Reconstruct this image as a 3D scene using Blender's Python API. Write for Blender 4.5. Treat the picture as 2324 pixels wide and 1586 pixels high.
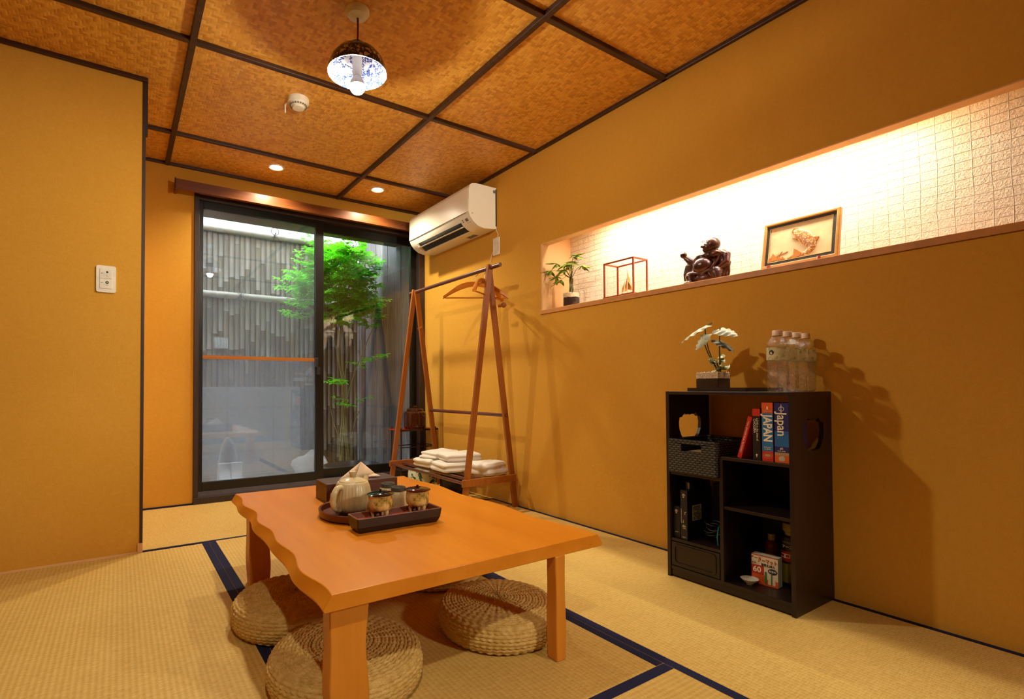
import bpy, bmesh, math, random
from mathutils import Vector, Matrix, noise
from mathutils.geometry import tessellate_polygon
random.seed(7)
PI = math.pi
sc = bpy.context.scene
C = sc.collection
for o in list(bpy.data.objects):
    bpy.data.objects.remove(o)

# ------------------------------------------------------------------ camera, world, exposure
W_PX, H_PX = 2324, 1586
FOC, CX, CY = 1160.58, 1005.33, 855.33
yaw, pit, rol = math.radians(32.2738), math.radians(1.1532), math.radians(-0.2157)
fw = Vector((math.sin(yaw)*math.cos(pit), math.cos(yaw)*math.cos(pit), math.sin(pit)))
rt = Vector((math.cos(yaw), -math.sin(yaw), 0)); up = rt.cross(fw)
r2 = rt*math.cos(rol)+up*math.sin(rol); u2 = -rt*math.sin(rol)+up*math.cos(rol)
cam = bpy.data.cameras.new('camera'); cam.sensor_width = 36; cam.sensor_fit = 'HORIZONTAL'
cam.lens = FOC*36/W_PX
cam.shift_x = (W_PX/2-CX)/W_PX; cam.shift_y = (CY-H_PX/2)/W_PX
cam.clip_start = 0.02
co = bpy.data.objects.new('camera', cam); C.objects.link(co)
co.matrix_world = Matrix(((r2.x, u2.x, -fw.x, 0), (r2.y, u2.y, -fw.y, 0), (r2.z, u2.z, -fw.z, 0.75), (0, 0, 0, 1)))
sc.camera = co
sc.view_settings.view_transform = 'Standard'; sc.view_settings.look = 'None'
sc.view_settings.exposure = 0.0; sc.view_settings.gamma = 1.0; sc.view_settings.use_curve_mapping = False
wd = bpy.data.worlds.new('sky'); sc.world = wd; wd.use_nodes = True
bgn = wd.node_tree.nodes['Background']
bgn.inputs[0].default_value = (0.72, 0.84, 1.0, 1); bgn.inputs[1].default_value = 36.0

BULB_STRENGTH = 1350.0
DOWN_W = 17.0
NICHE_W = 15.0
REAR_W = 11.0
WARM = (1.0, 0.91, 0.68)

def light(name, kind, loc, power, color, size=.05, rot=(0, 0, 0), **kw):
    l = bpy.data.lights.new(name, kind); l.energy = power; l.color = color
    if kind == 'AREA':
        l.shape = 'RECTANGLE'; l.size = size; l.size_y = kw.get('size_y', size)
    else:
        l.shadow_soft_size = size
    if kind == 'SPOT':
        l.spot_size = kw.get('cone', 2.0); l.spot_blend = kw.get('blend', .5)
    o = bpy.data.objects.new(name, l); C.objects.link(o); o.location = loc; o.rotation_euler = rot
    return o
XR, YB, ZC, XL, YL = 2.136, 3.662, 2.1885, 0.0825, 2.7255
# two ceiling downlights near the window, LED strip hidden behind the niche lip, downlights of the room's near half
for (dx, dy) in ((0.85, 3.371), (1.572, 3.370)):
    light('downlight_lamp', 'SPOT', (dx, dy, 2.176), DOWN_W*4, WARM, .028, cone=2.5, blend=.75)
light('niche_strip_lamp', 'AREA', (2.222, 1.29, 1.685), NICHE_W, (1.0, 0.94, 0.79), 0.03, (0, 0, 0), size_y=1.34)
for (dx, dy, pw) in ((-0.05, -0.15, 1.75),):
    light('downlight_lamp', 'SPOT', (dx, dy, 2.176), REAR_W*4*pw, WARM, .03, cone=2.3, blend=.8)

# unseen spot added at the camera end to brighten the left wall
_a = Vector((-.42, 2.72, 1.12))-Vector((1.35, -1.2, 2.12))
light('wall_fill_spot', 'SPOT', (1.35, -1.2, 2.12), 260, (1.0, .93, .74), .04, _a.to_track_quat('-Z', 'Y').to_euler(), cone=.54, blend=1.0)
_a = Vector((.95, 1.3, .05))-Vector((1.75, -1.3, 1.45))
light('low_fill_spot', 'SPOT', (1.75, -1.3, 1.45), 100, (1.0, .92, .72), .10, _a.to_track_quat('-Z', 'Y').to_euler(), cone=.78, blend=.5)  # low unseen fill, added to light the cushions and table leg fronts

_a = Vector((2.03, 2.7, 1.93))-Vector((1.86, -1.2, 2.08))
light('side_fill_spot', 'SPOT', (1.86, -1.2, 2.08), 230, (1.0, .93, .72), .04, _a.to_track_quat('-Z', 'Y').to_euler(), cone=.23, blend=.9)  # narrow fill added out of view to lift the air conditioner's side

# ------------------------------------------------------------------ node helpers
def lin(c):
    if isinstance(c, str):
        c = [int(c[i:i+2], 16) for i in (0, 2, 4)]
    return tuple((x/255/12.92 if x/255 <= .04045 else ((x/255+.055)/1.055)**2.4) for x in c[:3])+(1,)
class V:
    nt = None
    def __init__(s, sock): s.s = sock
    @staticmethod
    def m(op, *a):
        n = V.nt.nodes.new('ShaderNodeMath'); n.operation = op
        for i, x in enumerate(a):
            if isinstance(x, V): V.nt.links.new(x.s, n.inputs[i])
            else: n.inputs[i].default_value = x
        return V(n.outputs[0])
    def __add__(s, o): return V.m('ADD', s, o)
    def __sub__(s, o): return V.m('SUBTRACT', s, o)
    def __mul__(s, o): return V.m('MULTIPLY', s, o)
    def __truediv__(s, o): return V.m('DIVIDE', s, o)
    def mod(s, o): return V.m('FLOORED_MODULO', s, o)
    def floor(s): return V.m('FLOOR', s)
    def fract(s): return V.m('FRACT', s)
    def sin(s): return V.m('SINE', s)
    def abs(s): return V.m('ABSOLUTE', s)
    def lt(s, o): return V.m('LESS_THAN', s, o)
    def gt(s, o): return V.m('GREATER_THAN', s, o)
    def pow(s, o): return V.m('POWER', s, o)
    def mx(s, o): return V.m('MAXIMUM', s, o)
    def mn(s, o): return V.m('MINIMUM', s, o)
def pick(c, a, b): return b+(a-b)*c if isinstance(b, V) else (a-b)*c+b
class Mat:
    def __init__(s, name, col=(.8, .8, .8), rough=.6, metal=0, spec=.5, **kw):
        s.m = bpy.data.materials.new(name); s.m.use_nodes = True
        s.nt = V.nt = s.m.node_tree; s.p = s.nt.nodes['Principled BSDF']
        s.col = lin(col) if isinstance(col, str) else tuple(col)+(1,)
        s.p.inputs['Base Color'].default_value = s.col
        s.p.inputs['Roughness'].default_value = rough; s.p.inputs['Metallic'].default_value = metal
        s.p.inputs['Specular IOR Level'].default_value = spec
        for k, v in kw.items(): s.p.inputs[k].default_value = v
    def n(s, t, **kw):
        x = s.nt.nodes.new(t)
        for k, v in kw.items(): setattr(x, k, v)
        return x
    def coord(s, obj=True):
        x = s.n('ShaderNodeTexCoord') if obj else s.n('ShaderNodeNewGeometry')
        return x.outputs['Object'] if obj else x.outputs['Position']
    def xyz(s, obj=True):
        x = s.n('ShaderNodeSeparateXYZ'); s.nt.links.new(s.coord(obj), x.inputs[0])
        return [V(o) for o in x.outputs]
    def vec(s, *a):
        x = s.n('ShaderNodeCombineXYZ')
        for i, v in enumerate(a):
            if isinstance(v, V): s.nt.links.new(v.s, x.inputs[i])
            else: x.inputs[i].default_value = v
        return x.outputs[0]
    def noise(s, scale=5, detail=3, vec=None, stretch=None, rough=.5, obj=True):
        x = s.n('ShaderNodeTexNoise'); x.inputs['Scale'].default_value = scale
        x.inputs['Detail'].default_value = detail; x.inputs['Roughness'].default_value = rough
        v = vec or s.coord(obj)
        if stretch:
            mp = s.n('ShaderNodeMapping'); mp.inputs['Scale'].default_value = stretch
            s.nt.links.new(v, mp.inputs[0]); v = mp.outputs[0]
        s.nt.links.new(v, x.inputs[0]); return V(x.outputs[0])
    def white(s, *a):
        x = s.n('ShaderNodeTexWhiteNoise', noise_dimensions='3D'); s.nt.links.new(s.vec(*a), x.inputs[0]); return V(x.outputs[0])
    def ramp(s, f, stops):
        x = s.n('ShaderNodeValToRGB'); s.nt.links.new(f.s, x.inputs[0]); e = x.color_ramp.elements
        while len(e) < len(stops): e.new(.5)
        for i, (p, c) in enumerate(stops): e[i].position = p; e[i].color = lin(c)
        s.nt.links.new(x.outputs[0], s.p.inputs['Base Color']); s.last = x.outputs[0]; return s
    def bump(s, h, strength=.3, dist=.002):
        x = s.n('ShaderNodeBump'); x.inputs['Strength'].default_value = strength; x.inputs['Distance'].default_value = dist
        s.nt.links.new(h.s, x.inputs['Height']); s.nt.links.new(x.outputs[0], s.p.inputs['Normal']); return s
    def link(s, v, inp): s.nt.links.new(v.s, s.p.inputs[inp]); return s

def plain(name, col, rough=.6, **kw):
    """a colour with a fine procedural unevenness"""
    m = Mat(name, col, rough, **kw); c = col
    r = [int(c[i:i+2], 16) for i in (0, 2, 4)]
    a = '%02x%02x%02x' % tuple(max(0, int(x*.93)) for x in r); b = '%02x%02x%02x' % tuple(min(255, int(x*1.05)) for x in r)
    m.ramp(m.noise(18, 4), [(.3, a), (.7, b)]); return m.m
def wood(name, a, b, rough=.4, axis=0, scale=30, **kw):
    m = Mat(name, a, rough, **kw); st = [1, 1, 1]; st[axis] = .07
    nz = m.noise(scale, 5, stretch=tuple(st), rough=.6)
    m.ramp(nz, [(.3, a), (.72, b)]); m.bump(nz, .15, .001); return m.m

def mk_wall(name, a, b):
    m = Mat(name, a, .92, spec=.15)
    big = m.noise(1.3, 4, obj=False); fine = m.noise(420, 2, obj=False); mid = m.noise(60, 3, obj=False)
    m.ramp(big*.35+fine*.45+mid*.2, [(.32, a), (.68, b)]); m.bump(fine+mid, .35, .0015); return m.m
M = {}
M['wall'] = mk_wall('plaster_ochre', 'c88f2e', 'd8a242')
M['wall_in'] = mk_wall('plaster_niche_lining', 'dcae78', 'e4b884')
M['wallback'] = mk_wall('plaster_rear', 'c08a34', 'c89440')

m = Mat('woven_bamboo_ceiling', 'b5772c', .40, spec=.5)
x, y, z = m.xyz(False); s_ = .0125
u = x/s_; v = y/s_; i = u.floor(); j = v.floor()
k = (i+j).mod(4.0); over = k.lt(2.0)
ida = ((i+j)/4.0).floor()
ra = m.white(j, ida, 1.0); rb = m.white(i, ida, 7.0)
rnd = pick(over, ra, rb)
fu = u.fract()-.5; fv = v.fract()-.5
edge = pick(over, fv.abs(), fu.abs())
ea = (k+u.fract()); 
grain = m.noise(300, 2, obj=False)
blot = m.noise(3, 3, obj=False)
dark = edge.gt(.47)
m.ramp((rnd*.55+grain*.22+blot*.23)*(dark*-.2+1.0), [(.12, 'bc7c20'), (.42, 'd89838'), (.62, 'e2a440'), (.85, 'eeb854')])
m.bump((edge*-1.0+.5)+over*.25+(ea*.12), .6, .0025)
M['ceiling'] = m.m

def tatami(name, axis):
    m = Mat(name, 'c9a35e', .62, spec=.3)
    x, y, z = m.xyz(False); a, b = (x, y) if axis == 'y' else (y, x)
    rib = (a*(2*PI/.0145)).sin()
    rush = m.white((b/.0022).floor(), (a/.0145).floor(), 3.0)
    pat = m.noise(2.2, 3, obj=False); st = m.noise(260, 2, obj=False)
    m.ramp(rib*.075+rush*.26+pat*.34+st*.2+.1, [(.3, 'c09a4c'), (.55, 'd2ae60'), (.78, 'debf74')])
    m.bump(rib*.5+rush*.3, .32, .0014); return m.m
M['tat_y'] = tatami('tatami_rush_long', 'y'); M['tat_x'] = tatami('tatami_rush_cross', 'x')
m = Mat('tatami_border_cloth', '1b1e3c', .85, spec=.2)
m.ramp(m.noise(700, 2, obj=False), [(.3, '14162f'), (.7, '25284a')]); M['heri'] = m.m
M['batten'] = wood('dark_batten_wood', '2c170c', '4a2814', .45, 0, 40)
M['frame'] = wood('dark_frame_wood', '24150d', '3a2215', .5, 2, 30)
M['valance'] = wood('valance_wood', '5a2c10', '7c441c', .3, 0, 30)
M['alu'] = plain('black_bronze_aluminium', '17140f', .38, metal=.3)
M['alu2'] = plain('track_aluminium', '5c5c70', .35, metal=.6)
M['bar'] = wood('amber_bar_wood', '9c5a18', 'b8742a', .4, 0, 30)
M['tablew'] = wood('orange_lacquered_tabletop', 'd07a12', 'e08c22', .28, 1, 14)
M['tableleg'] = wood('orange_lacquered_leg', 'cc7c1c', 'de902c', .33, 2, 22)
M['cab'] = wood('dark_espresso_wood', '190e0b', '251510', .38, 1, 30)
M['cabin'] = plain('black_back_panel', '0c0807', .7)
M['rack'] = wood('walnut_rack_wood', '8a4a14', 'a05c20', .34, 2, 30)
M['rackbar'] = wood('walnut_bar_wood', '52281a', '6b3926', .3, 1, 30)
M['hanger'] = wood('varnished_hanger_wood', 'c8741c', 'e09238', .25, 0, 30)
M['steel'] = plain('polished_steel', 'b0aca4', .25, metal=1.0)
M['white'] = plain('ivory_plastic', 'ece4d2', .35)
M['acw'] = Mat('air_conditioner_plastic', 'f0e8d6', .30); m = M['acw']; m.ramp(m.noise(3, 2), [(.3, 'eee6d4'), (.7, 'f1e9d8')]); M['acw'] = m.m
M['acg'] = plain('air_conditioner_slot', '24211e', .5)
M['grey'] = plain('grey_print', '77756c', .6)
M['green_led'] = plain('green_indicator', '62d860', .4)
m = Mat('terry_cloth', 'efe8da', .95, spec=.1, **{'Sheen Weight': .3})
f = m.noise(500, 3); m.ramp(f, [(.3, 'e8dfcf'), (.7, 'f6f0e6')]); m.bump(f+m.noise(90, 2)*.6, .8, .003); M['towel'] = m.m
m = Mat('braided_straw', 'b68a4c', .75, spec=.25)
f = m.noise(55, 4, stretch=(1, 1, 2)); g = m.noise(420, 2)
m.ramp(f*.6+g*.4, [(.25, 'a8823c'), (.5, 'cca860'), (.75, 'e2c688')]); m.bump(g, .4, .001); M['straw'] = m.m
# ceramics
def ribbed(name):
    m = Mat(name, 'd8c9a4', .28)
    x, y, z = m.xyz(); f = m.noise(40, 3, stretch=(1, 1, .3))
    m.ramp(f*.75+m.noise(400, 2)*.25, [(.25, 'a8926a'), (.5, 'cdb98e'), (.72, 'dfd0ac')]); return m.m
M['ribceramic'] = ribbed('ribbed_cream_glaze')
M['glaze'] = plain('cream_glaze', 'd2bf94', .15)
M['footbrown'] = plain('unglazed_foot', '4a4234', .6)
m = Mat('mottled_cup_glaze', 'c9a668', .15)
m.ramp(m.noise(45, 3), [(.34, '4a4c30'), (.42, 'a89048'), (.52, 'd2b468'), (.72, 'e2d2a0')]); M['cup'] = m.m
M['black_lacq'] = plain('black_lacquer', '0c0a10', .08)
M['red_lacq'] = plain('maroon_lacquer', '3c0a0a', .08)
M['redfelt'] = plain('vermilion_inside', 'a82c0a', .35)
M['traywood'] = wood('red_brown_tray_wood', '4a1c0a', '6e2c12', .3, 0, 30)
M['traydark'] = wood('black_brown_tray_wood', '1c0f0a', '2c1810', .4, 0, 40)
M['trayrim'] = wood('tray_inner_wood', '5a2a14', '7c4022', .35, 0, 40)
M['tissuebox'] = wood('tissue_box_walnut', '3a1a0e', '532816', .4, 0, 26)
M['tissue'] = plain('peach_tissue_paper', 'ecd2b0', .9)

def emis(name, col, st):
    m = Mat(name, 'ffffff'); m.p.inputs['Emission Color'].default_value = tuple(col)+(1,)
    m.p.inputs['Emission Strength'].default_value = st; return m.m
M['bulb'] = emis('lit_bulb', (1.0, .93, .76), BULB_STRENGTH)
M['down'] = emis('lit_downlight', (1.0, .86, .62), 25)
M['led'] = emis('lit_strip', (1.0, .82, .58), 6)

def glassmix(name, tint=(1, 1, 1), rough=0.0, ior=1.5, transp=None):
    m = bpy.data.materials.new(name); m.use_nodes = True; nt = m.node_tree; nt.nodes.clear()
    o = nt.nodes.new('ShaderNodeOutputMaterial'); mx = nt.nodes.new('ShaderNodeMixShader')
    lw = nt.nodes.new('ShaderNodeLayerWeight'); lw.inputs[0].default_value = .5; f0 = ((ior-1)/(ior+1))**2
    V.nt = nt; fr_ = V.m('POWER', V(lw.outputs['Facing']), 5.0)*(1-f0)+f0
    t = nt.nodes.new('ShaderNodeBsdfTransparent'); t.inputs[0].default_value = tuple(tint)+(1,)
    g = nt.nodes.new('ShaderNodeBsdfGlossy'); g.inputs['Roughness'].default_value = rough
    nt.links.new(fr_.s, mx.inputs[0]); nt.links.new(t.outputs[0], mx.inputs[1]); nt.links.new(g.outputs[0], mx.inputs[2])
    nt.links.new(mx.outputs[0], o.inputs[0])
    if transp:
        nz = nt.nodes.new('ShaderNodeTexNoise'); nz.inputs['Scale'].default_value = transp; tc = nt.nodes.new('ShaderNodeTexCoord'); nt.links.new(tc.outputs['Object'], nz.inputs[0])
        bp = nt.nodes.new('ShaderNodeBump'); bp.inputs['Strength'].default_value = 1; bp.inputs['Distance'].default_value = .01
        nt.links.new(nz.outputs[0], bp.inputs['Height']); nt.links.new(bp.outputs[0], g.inputs['Normal']); nt.links.new(bp.outputs[0], lw.inputs['Normal'])
    return m
M['glass'] = glassmix('window_glass', (.93, .95, .95), 0, 1.58)
M['showglass'] = glassmix('case_glass', (.98, .98, .97), 0, 1.25)
def screenmat(name, col, dens):
    m = bpy.data.materials.new(name); m.use_nodes = True; nt = m.node_tree; nt.nodes.clear()
    o = nt.nodes.new('ShaderNodeOutputMaterial'); mx = nt.nodes.new('ShaderNodeMixShader'); mx.inputs[0].default_value = dens
    t = nt.nodes.new('ShaderNodeBsdfTransparent'); d = nt.nodes.new('ShaderNodeBsdfDiffuse'); d.inputs[0].default_value = col+(1,)
    tl = nt.nodes.new('ShaderNodeBsdfTranslucent'); tl.inputs[0].default_value = col+(1,)
    ad = nt.nodes.new('ShaderNodeMixShader'); ad.inputs[0].default_value = .65
    nt.links.new(d.outputs[0], ad.inputs[1]); nt.links.new(tl.outputs[0], ad.inputs[2])
    nt.links.new(t.outputs[0], mx.inputs[1]); nt.links.new(ad.outputs[0], mx.inputs[2]); nt.links.new(mx.outputs[0], o.inputs[0]); return m
M['screen'] = screenmat('insect_mesh', (.60, .62, .66), .20); M['film'] = screenmat('frosted_film', (.58, .62, .72), .30)
M['pet'] = glassmix('pet_plastic_water', (.95, .95, .93), .05, 2.2, 95)
M['petlabel'] = Mat('bottle_label', 'cfc79a', .4, **{'Transmission Weight': .35}); mm = M['petlabel']
mm.ramp(mm.noise(60, 3), [(.46, 'e8dcb8'), (.56, 'd4d09a'), (.62, '8aa454'), (.68, 'ecdcbc')]); M['petlabel'] = mm.m
M['petcap'] = plain('white_bottle_cap', 'e8ccb0', .4)
M['blackdot'] = plain('black_sticker', '14130f', .5)
M['potglass'] = glassmix('clear_pot', (.97, .97, .96), .02, 1.4)
m = Mat('soil_granules', '2a1710', .9); f = m.noise(260, 2)
m.ramp(f, [(.35, '140a06'), (.6, '3a2014'), (.75, '5a3a26')]); m.bump(f, 1, .004); M['soil'] = m.m
m = Mat('white_pebble', 'd8b890', .8); f = m.noise(220, 2)
m.ramp(f, [(.3, 'c8a67c'), (.5, 'ecd4b0'), (.8, 'f8ecd8')]); m.bump(f, 1, .004); M['pebble'] = m.m
def leafm(name, stops, sc_=30):
    m = Mat(name, stops[0][1], .42, spec=.4); m.ramp(m.noise(sc_, 3), stops); m.p.inputs['Subsurface Weight'].default_value = 0; return m.m
M['leafpale'] = leafm('pale_silver_leaf', [(.3, '8fa088'), (.5, 'c4cdb4'), (.75, 'd9dcc6')], 22)
M['leafdark'] = leafm('dark_grey_green_leaf', [(.3, '2a3226'), (.55, '5a6252'), (.8, '8e947e')], 25)
M['leafvar'] = leafm('variegated_leaf', [(.4, '34461c'), (.52, '9aa060'), (.65, 'd8d6a4')], 130)
M['leafmoney'] = leafm('fresh_green_leaf', [(.3, '4c661c'), (.5, '84a038'), (.75, 'b8c868')], 35)
M['stemg'] = plain('green_stem', '4c5a24', .5)
M['trunk'] = plain('grey_green_trunk', '6a6638', .7)
def mk_gl():
    m = Mat('garden_leaf', '4c9a14', .45); f = m.noise(14, 2)
    m.ramp(f, [(.3, '1f7a12'), (.55, '47a81c'), (.8, '9cd428')])
    nt = m.nt; tr = nt.nodes.new('ShaderNodeBsdfTranslucent'); tr.inputs[0].default_value = lin('6fe01c')
    mx = nt.nodes.new('ShaderNodeMixShader'); mx.inputs[0].default_value = .42; o = nt.nodes['Material Output']
    nt.links.new(m.p.outputs[0], mx.inputs[1]); nt.links.new(tr.outputs[0], mx.inputs[2]); nt.links.new(mx.outputs[0], o.inputs[0]); return m.m
M['gleaf'] = mk_gl()
m = Mat('weathered_bamboo', '8c7c62', .6)
x, y, z = m.xyz(False); f = m.noise(7, 4, stretch=(1.5, 1, .6), obj=False); w = m.white(((x+.9731)/.0462).floor(), 1.0, 2.0)
m.ramp(f*.75+w*.25, [(.25, '40372a'), (.5, '584e3e'), (.75, '6e6450')]); M['bamboo'] = m.m
M['bamboorail'] = plain('bamboo_rail', '8a806c', .5)
m = Mat('weathered_planks', '3a322c', .75)
x, y, z = m.xyz(False); w = m.white((y/.135).floor(), 1.0, 2.0); f = m.noise(20, 4, stretch=(1, 3, .25), obj=False)
m.ramp(f*.6+w*.4, [(.25, '3c342e'), (.5, '5e5652'), (.8, '847e7c')]); M['planks'] = m.m
m = Mat('white_garden_plaster', 'e4e6e8', .9)
f = m.noise(28, 4, rough=.7, obj=False); m.ramp(f, [(.34, 'b8bec0'), (.42, 'eef0f2'), (.8, 'fafafa')]); M['gwall'] = m.m
m = Mat('concrete_block', '8c8c88', .9)
x, y, z = m.xyz(False); bx_ = (x/.39).fract(); bz_ = (z/.19).fract()
jt = bx_.lt(.03).mx(bz_.lt(.05)); m.ramp(m.noise(20, 4, obj=False)*.5+.25-jt*.3, [(.1, '5c5c5a'), (.4, '8c8c88'), (.7, 'a2a19a')]); M['block'] = m.m
m = Mat('white_gravel', 'b8b6b0', .9); vo = m.n('ShaderNodeTexVoronoi'); vo.inputs['Scale'].default_value = 45
m.nt.links.new(m.coord(False), vo.inputs[0]); m.ramp(V(vo.outputs['Color'])*1.0, [(.1, '77746e'), (.5, 'aaa69e'), (.9, 'dedad2')])
m.bump(V(vo.outputs['Distance']), 1, .02); M['gravel'] = m.m
M['eave'] = wood('eave_wood', '3a2a1c', '54402c', .7, 0, 20)
M['rock'] = plain('grey_rock', 'b0b0ac', .85)
M['palerock'] = plain('pale_stone', 'c8c4b8', .8)
M['basin'] = plain('black_glazed_basin', '2a2a30', .3)
m = Mat('textured_washi_wallpaper', 'f2e2c4', .9, spec=.15)
f1 = m.noise(150, 4, rough=.65, obj=False); x, y, z = m.xyz(False)
nz = m.noise(3.5, 2, obj=False); wob = (nz-.5)*.03
ly = ((y+wob)/.044).fract(); lz = ((z+wob*.8)/.030).fract()
ridge = (((ly-.5).abs()-.47).mx(0.0)*16+((lz-.5).abs()-.455).mx(0.0)*24).mn(1.0)
m.ramp(f1, [(.35, 'eadcc2'), (.6, 'f8efdc')]); m.bump(f1.pow(2.0)*1.6+ridge*1.2, .9, .006); M['washi'] = m.m
M['nichewood'] = plain('niche_sill_wood', 'c98a48', .5)
m = Mat('dark_bronze_wood_carving', '3c1a0e', .32, metal=.1); f = m.noise(40, 3)
m.ramp(f, [(.3, '2c120a'), (.7, '55281a')]); M['buddha'] = m.m
M['case'] = wood('red_brown_case_wood', '8a3212', 'a8441c', .35, 2, 30)
M['brass'] = plain('gold_metal', 'd8b878', .3, metal=.8)
M['goldpanel'] = plain('gold_leaf_panel', 'f2dca8', .4)
M['picframe'] = wood('gilt_picture_frame', 'c08a3c', 'd8a458', .3, 1, 20)
m = Mat('speckled_black_mat', '16120e', .6); m.ramp(m.noise(900, 1), [(.5, '120e0a'), (.72, '6a604c')]); M['picmat'] = m.m
m = Mat('embossed_koi_scales', 'd89a50', .4)
vo = m.n('ShaderNodeTexVoronoi'); vo.inputs['Scale'].default_value = 150; m.nt.links.new(m.coord(), vo.inputs[0])
m.ramp(V(vo.outputs['Distance']), [(.0, 'f6e0ac'), (.35, 'eac080'), (.6, 'b87838')]); M['koi'] = m.m
M['koidark'] = plain('embossed_orange', 'c07828', .4, metal=.3)
# wicker basket
m = Mat('black_brown_wicker', '2a2014', .6); x, y, z = m.xyz(False)
row = (z/.0085); b = (((y+x)/.019)+(row.floor()*.5)).fract()
h = ((b*PI).sin())*((row.fract()*PI).sin()).abs()
m.ramp(h, [(.15, '0c0806'), (.5, '2a2012'), (.9, '4e4028')]); m.bump(h, 1, .004); M['wicker'] = m.m
M['books'] = {}
def col(name, c, r=.45): M[name] = plain(name, c, r); return M[name]
for n_, c_ in dict(book_red='c8281a', book_black='12100f', book_orange='d85a1c', book_blue='2472ae', book_navy='22266e', book_sky='1c64a6',
                   paper='e0cfa8', ink_white='f0e6cf', maroon='5a0c14', binder='1c1b1e', binder_side='0a090a', label_grey='8c8468',
                   box_red='b82a14', box_white='e0d4b8', ink_red='b01c10', ink_navy='1c2448', ink_green='3a7a4a', ink_black='14110e', can_gold='8c7a1e',
                   can_dark='1c1c10', cap_yellow='9c8a2c', bottle_red='7a2c14', bowl_white='cfcab4', cable_black='0e0e0f', cable_teal='1c7078',
                   cord_brown='7a3010', tan_print='a8906a', blue_print='24408a').items():
    col(n_, c_)
M['pot_brown'] = plain('brown_glazed_pot', '3c180a', .08)
M['red_tray'] = plain('vermilion_shelf', '9c2408', .25)
M['stand'] = plain('dark_lacquer_stand', '2a120c', .3)
M['dome'] = plain('dark_navy_cloth', '15151c', .45)
m = Mat('blue_white_porcelain', 'e8ecf0', .12); vo = m.noise(26, 4, rough=.7)
m.ramp((vo-.5).abs()*8.0, [(.0, '16245e'), (.22, '3a54a0'), (.34, 'e4e8ee'), (1, 'f2f4f6')]); M['porcin'] = m.m
m = Mat('blue_white_porcelain_outside', '1c2036', .15); vo = m.noise(38, 4, rough=.7)
m.ramp((vo-.5).abs()*8.0, [(.15, '121528'), (.55, '1e2440'), (.7, 'a89468'), (1, 'c8b48c')]); M['porcout'] = m.m
m = Mat('leaf_painted_porcelain', 'c8ccb8', .2); vo = m.noise(24, 3)
m.ramp(vo, [(.54, 'cfd2be'), (.58, '3a5c48'), (.66, '2c4a3a'), (.7, 'cfd2be')]); M['leafporc'] = m.m

# ------------------------------------------------------------------ geometry helpers
def NB(): return bmesh.new()
def quad(bm, a, b, c, d, mi=0):
    f = bm.faces.new([bm.verts.new(p) for p in (a, b, c, d)]); f.material_index = mi; return f
def box(bm, x0, x1, y0, y1, z0, z1, mi=0, mat=None):
    P = [Vector((x, y, z)) for x in (x0, x1) for y in (y0, y1) for z in (z0, z1)]
    if mat: P = [mat @ p for p in P]
    v = [bm.verts.new(p) for p in P]
    for q in ((0, 1, 3, 2), (4, 6, 7, 5), (0, 4, 5, 1), (2, 3, 7, 6), (0, 2, 6, 4), (1, 5, 7, 3)):
        f = bm.faces.new([v[i] for i in q]); f.material_index = mi
    return v
def frames(pts):
    pts = [Vector(p) for p in pts]; n = len(pts); out = []; prev = None
    for i in range(n):
        t = (pts[min(i+1, n-1)]-pts[max(i-1, 0)]).normalized()
        if prev is None:
            a = Vector((0, 0, 1)) if abs(t.z) < .9 else Vector((1, 0, 0))
            nrm = (a-t*a.dot(t)).normalized()
        else:
            nrm = (prev-t*prev.dot(t)); nrm = nrm.normalized() if nrm.length > 1e-6 else prev
        prev = nrm; out.append((pts[i], t, nrm, t.cross(nrm)))
    return out
def tube(bm, pts, r, n=8, mi=0, flat=1.0):
    fr = frames(pts); R = r if isinstance(r, (list, tuple)) else [r]*len(fr); rings = []
    for (p, t, a, b), rr in zip(fr, R):
        rings.append([bm.verts.new(p+a*math.cos(2*PI*k/n)*rr+b*math.sin(2*PI*k/n)*rr*flat) for k in range(n)])
    for r0, r1 in zip(rings, rings[1:]):
        for k in range(n):
            f = bm.faces.new((r0[k], r0[(k+1) % n], r1[(k+1) % n], r1[k])); f.material_index = mi
    for rg in (rings[0], rings[-1]):
        f = bm.faces.new(rg); f.material_index = mi
def lathe(bm, prof, c=(0, 0, 0), n=32, rf=None, mi=0, mat=None, mis=None):
    rings = []; c = Vector(c)
    for (r, z) in prof:
        if r < 1e-5: ps = [Vector((0, 0, z))]
        else:
            ps = [Vector((r*(rf(2*PI*k/n, z) if rf else 1)*math.cos(2*PI*k/n), r*(rf(2*PI*k/n, z) if rf else 1)*math.sin(2*PI*k/n), z)) for k in range(n)]
        rings.append([bm.verts.new((mat @ p if mat else p)+c) for p in ps])
    for q, (a, b) in enumerate(zip(rings, rings[1:])):
        for k in range(n):
            if len(a) == 1 and len(b) == 1: continue
            if len(a) == 1: vs = (a[0], b[(k+1) % n], b[k])
            elif len(b) == 1: vs = (a[k], a[(k+1) % n], b[0])
            else: vs = (a[k], a[(k+1) % n], b[(k+1) % n], b[k])
            f = bm.faces.new(vs); f.material_index = mis[q] if mis else mi
    return rings
def sphere(bm, c, r, n=16, m=10, mi=0, mat=None):
    rr = r if isinstance(r, (tuple, list)) else (r, r, r)
    S = Matrix.Diagonal((rr[0], rr[1], rr[2], 1)); S = (mat @ S) if mat else S
    prof = [(math.sin(PI*i/m), -math.cos(PI*i/m)) for i in range(m+1)]; prof[0] = (0, -1); prof[-1] = (0, 1)
    lathe(bm, prof, c, n, mi=mi, mat=S)
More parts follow.
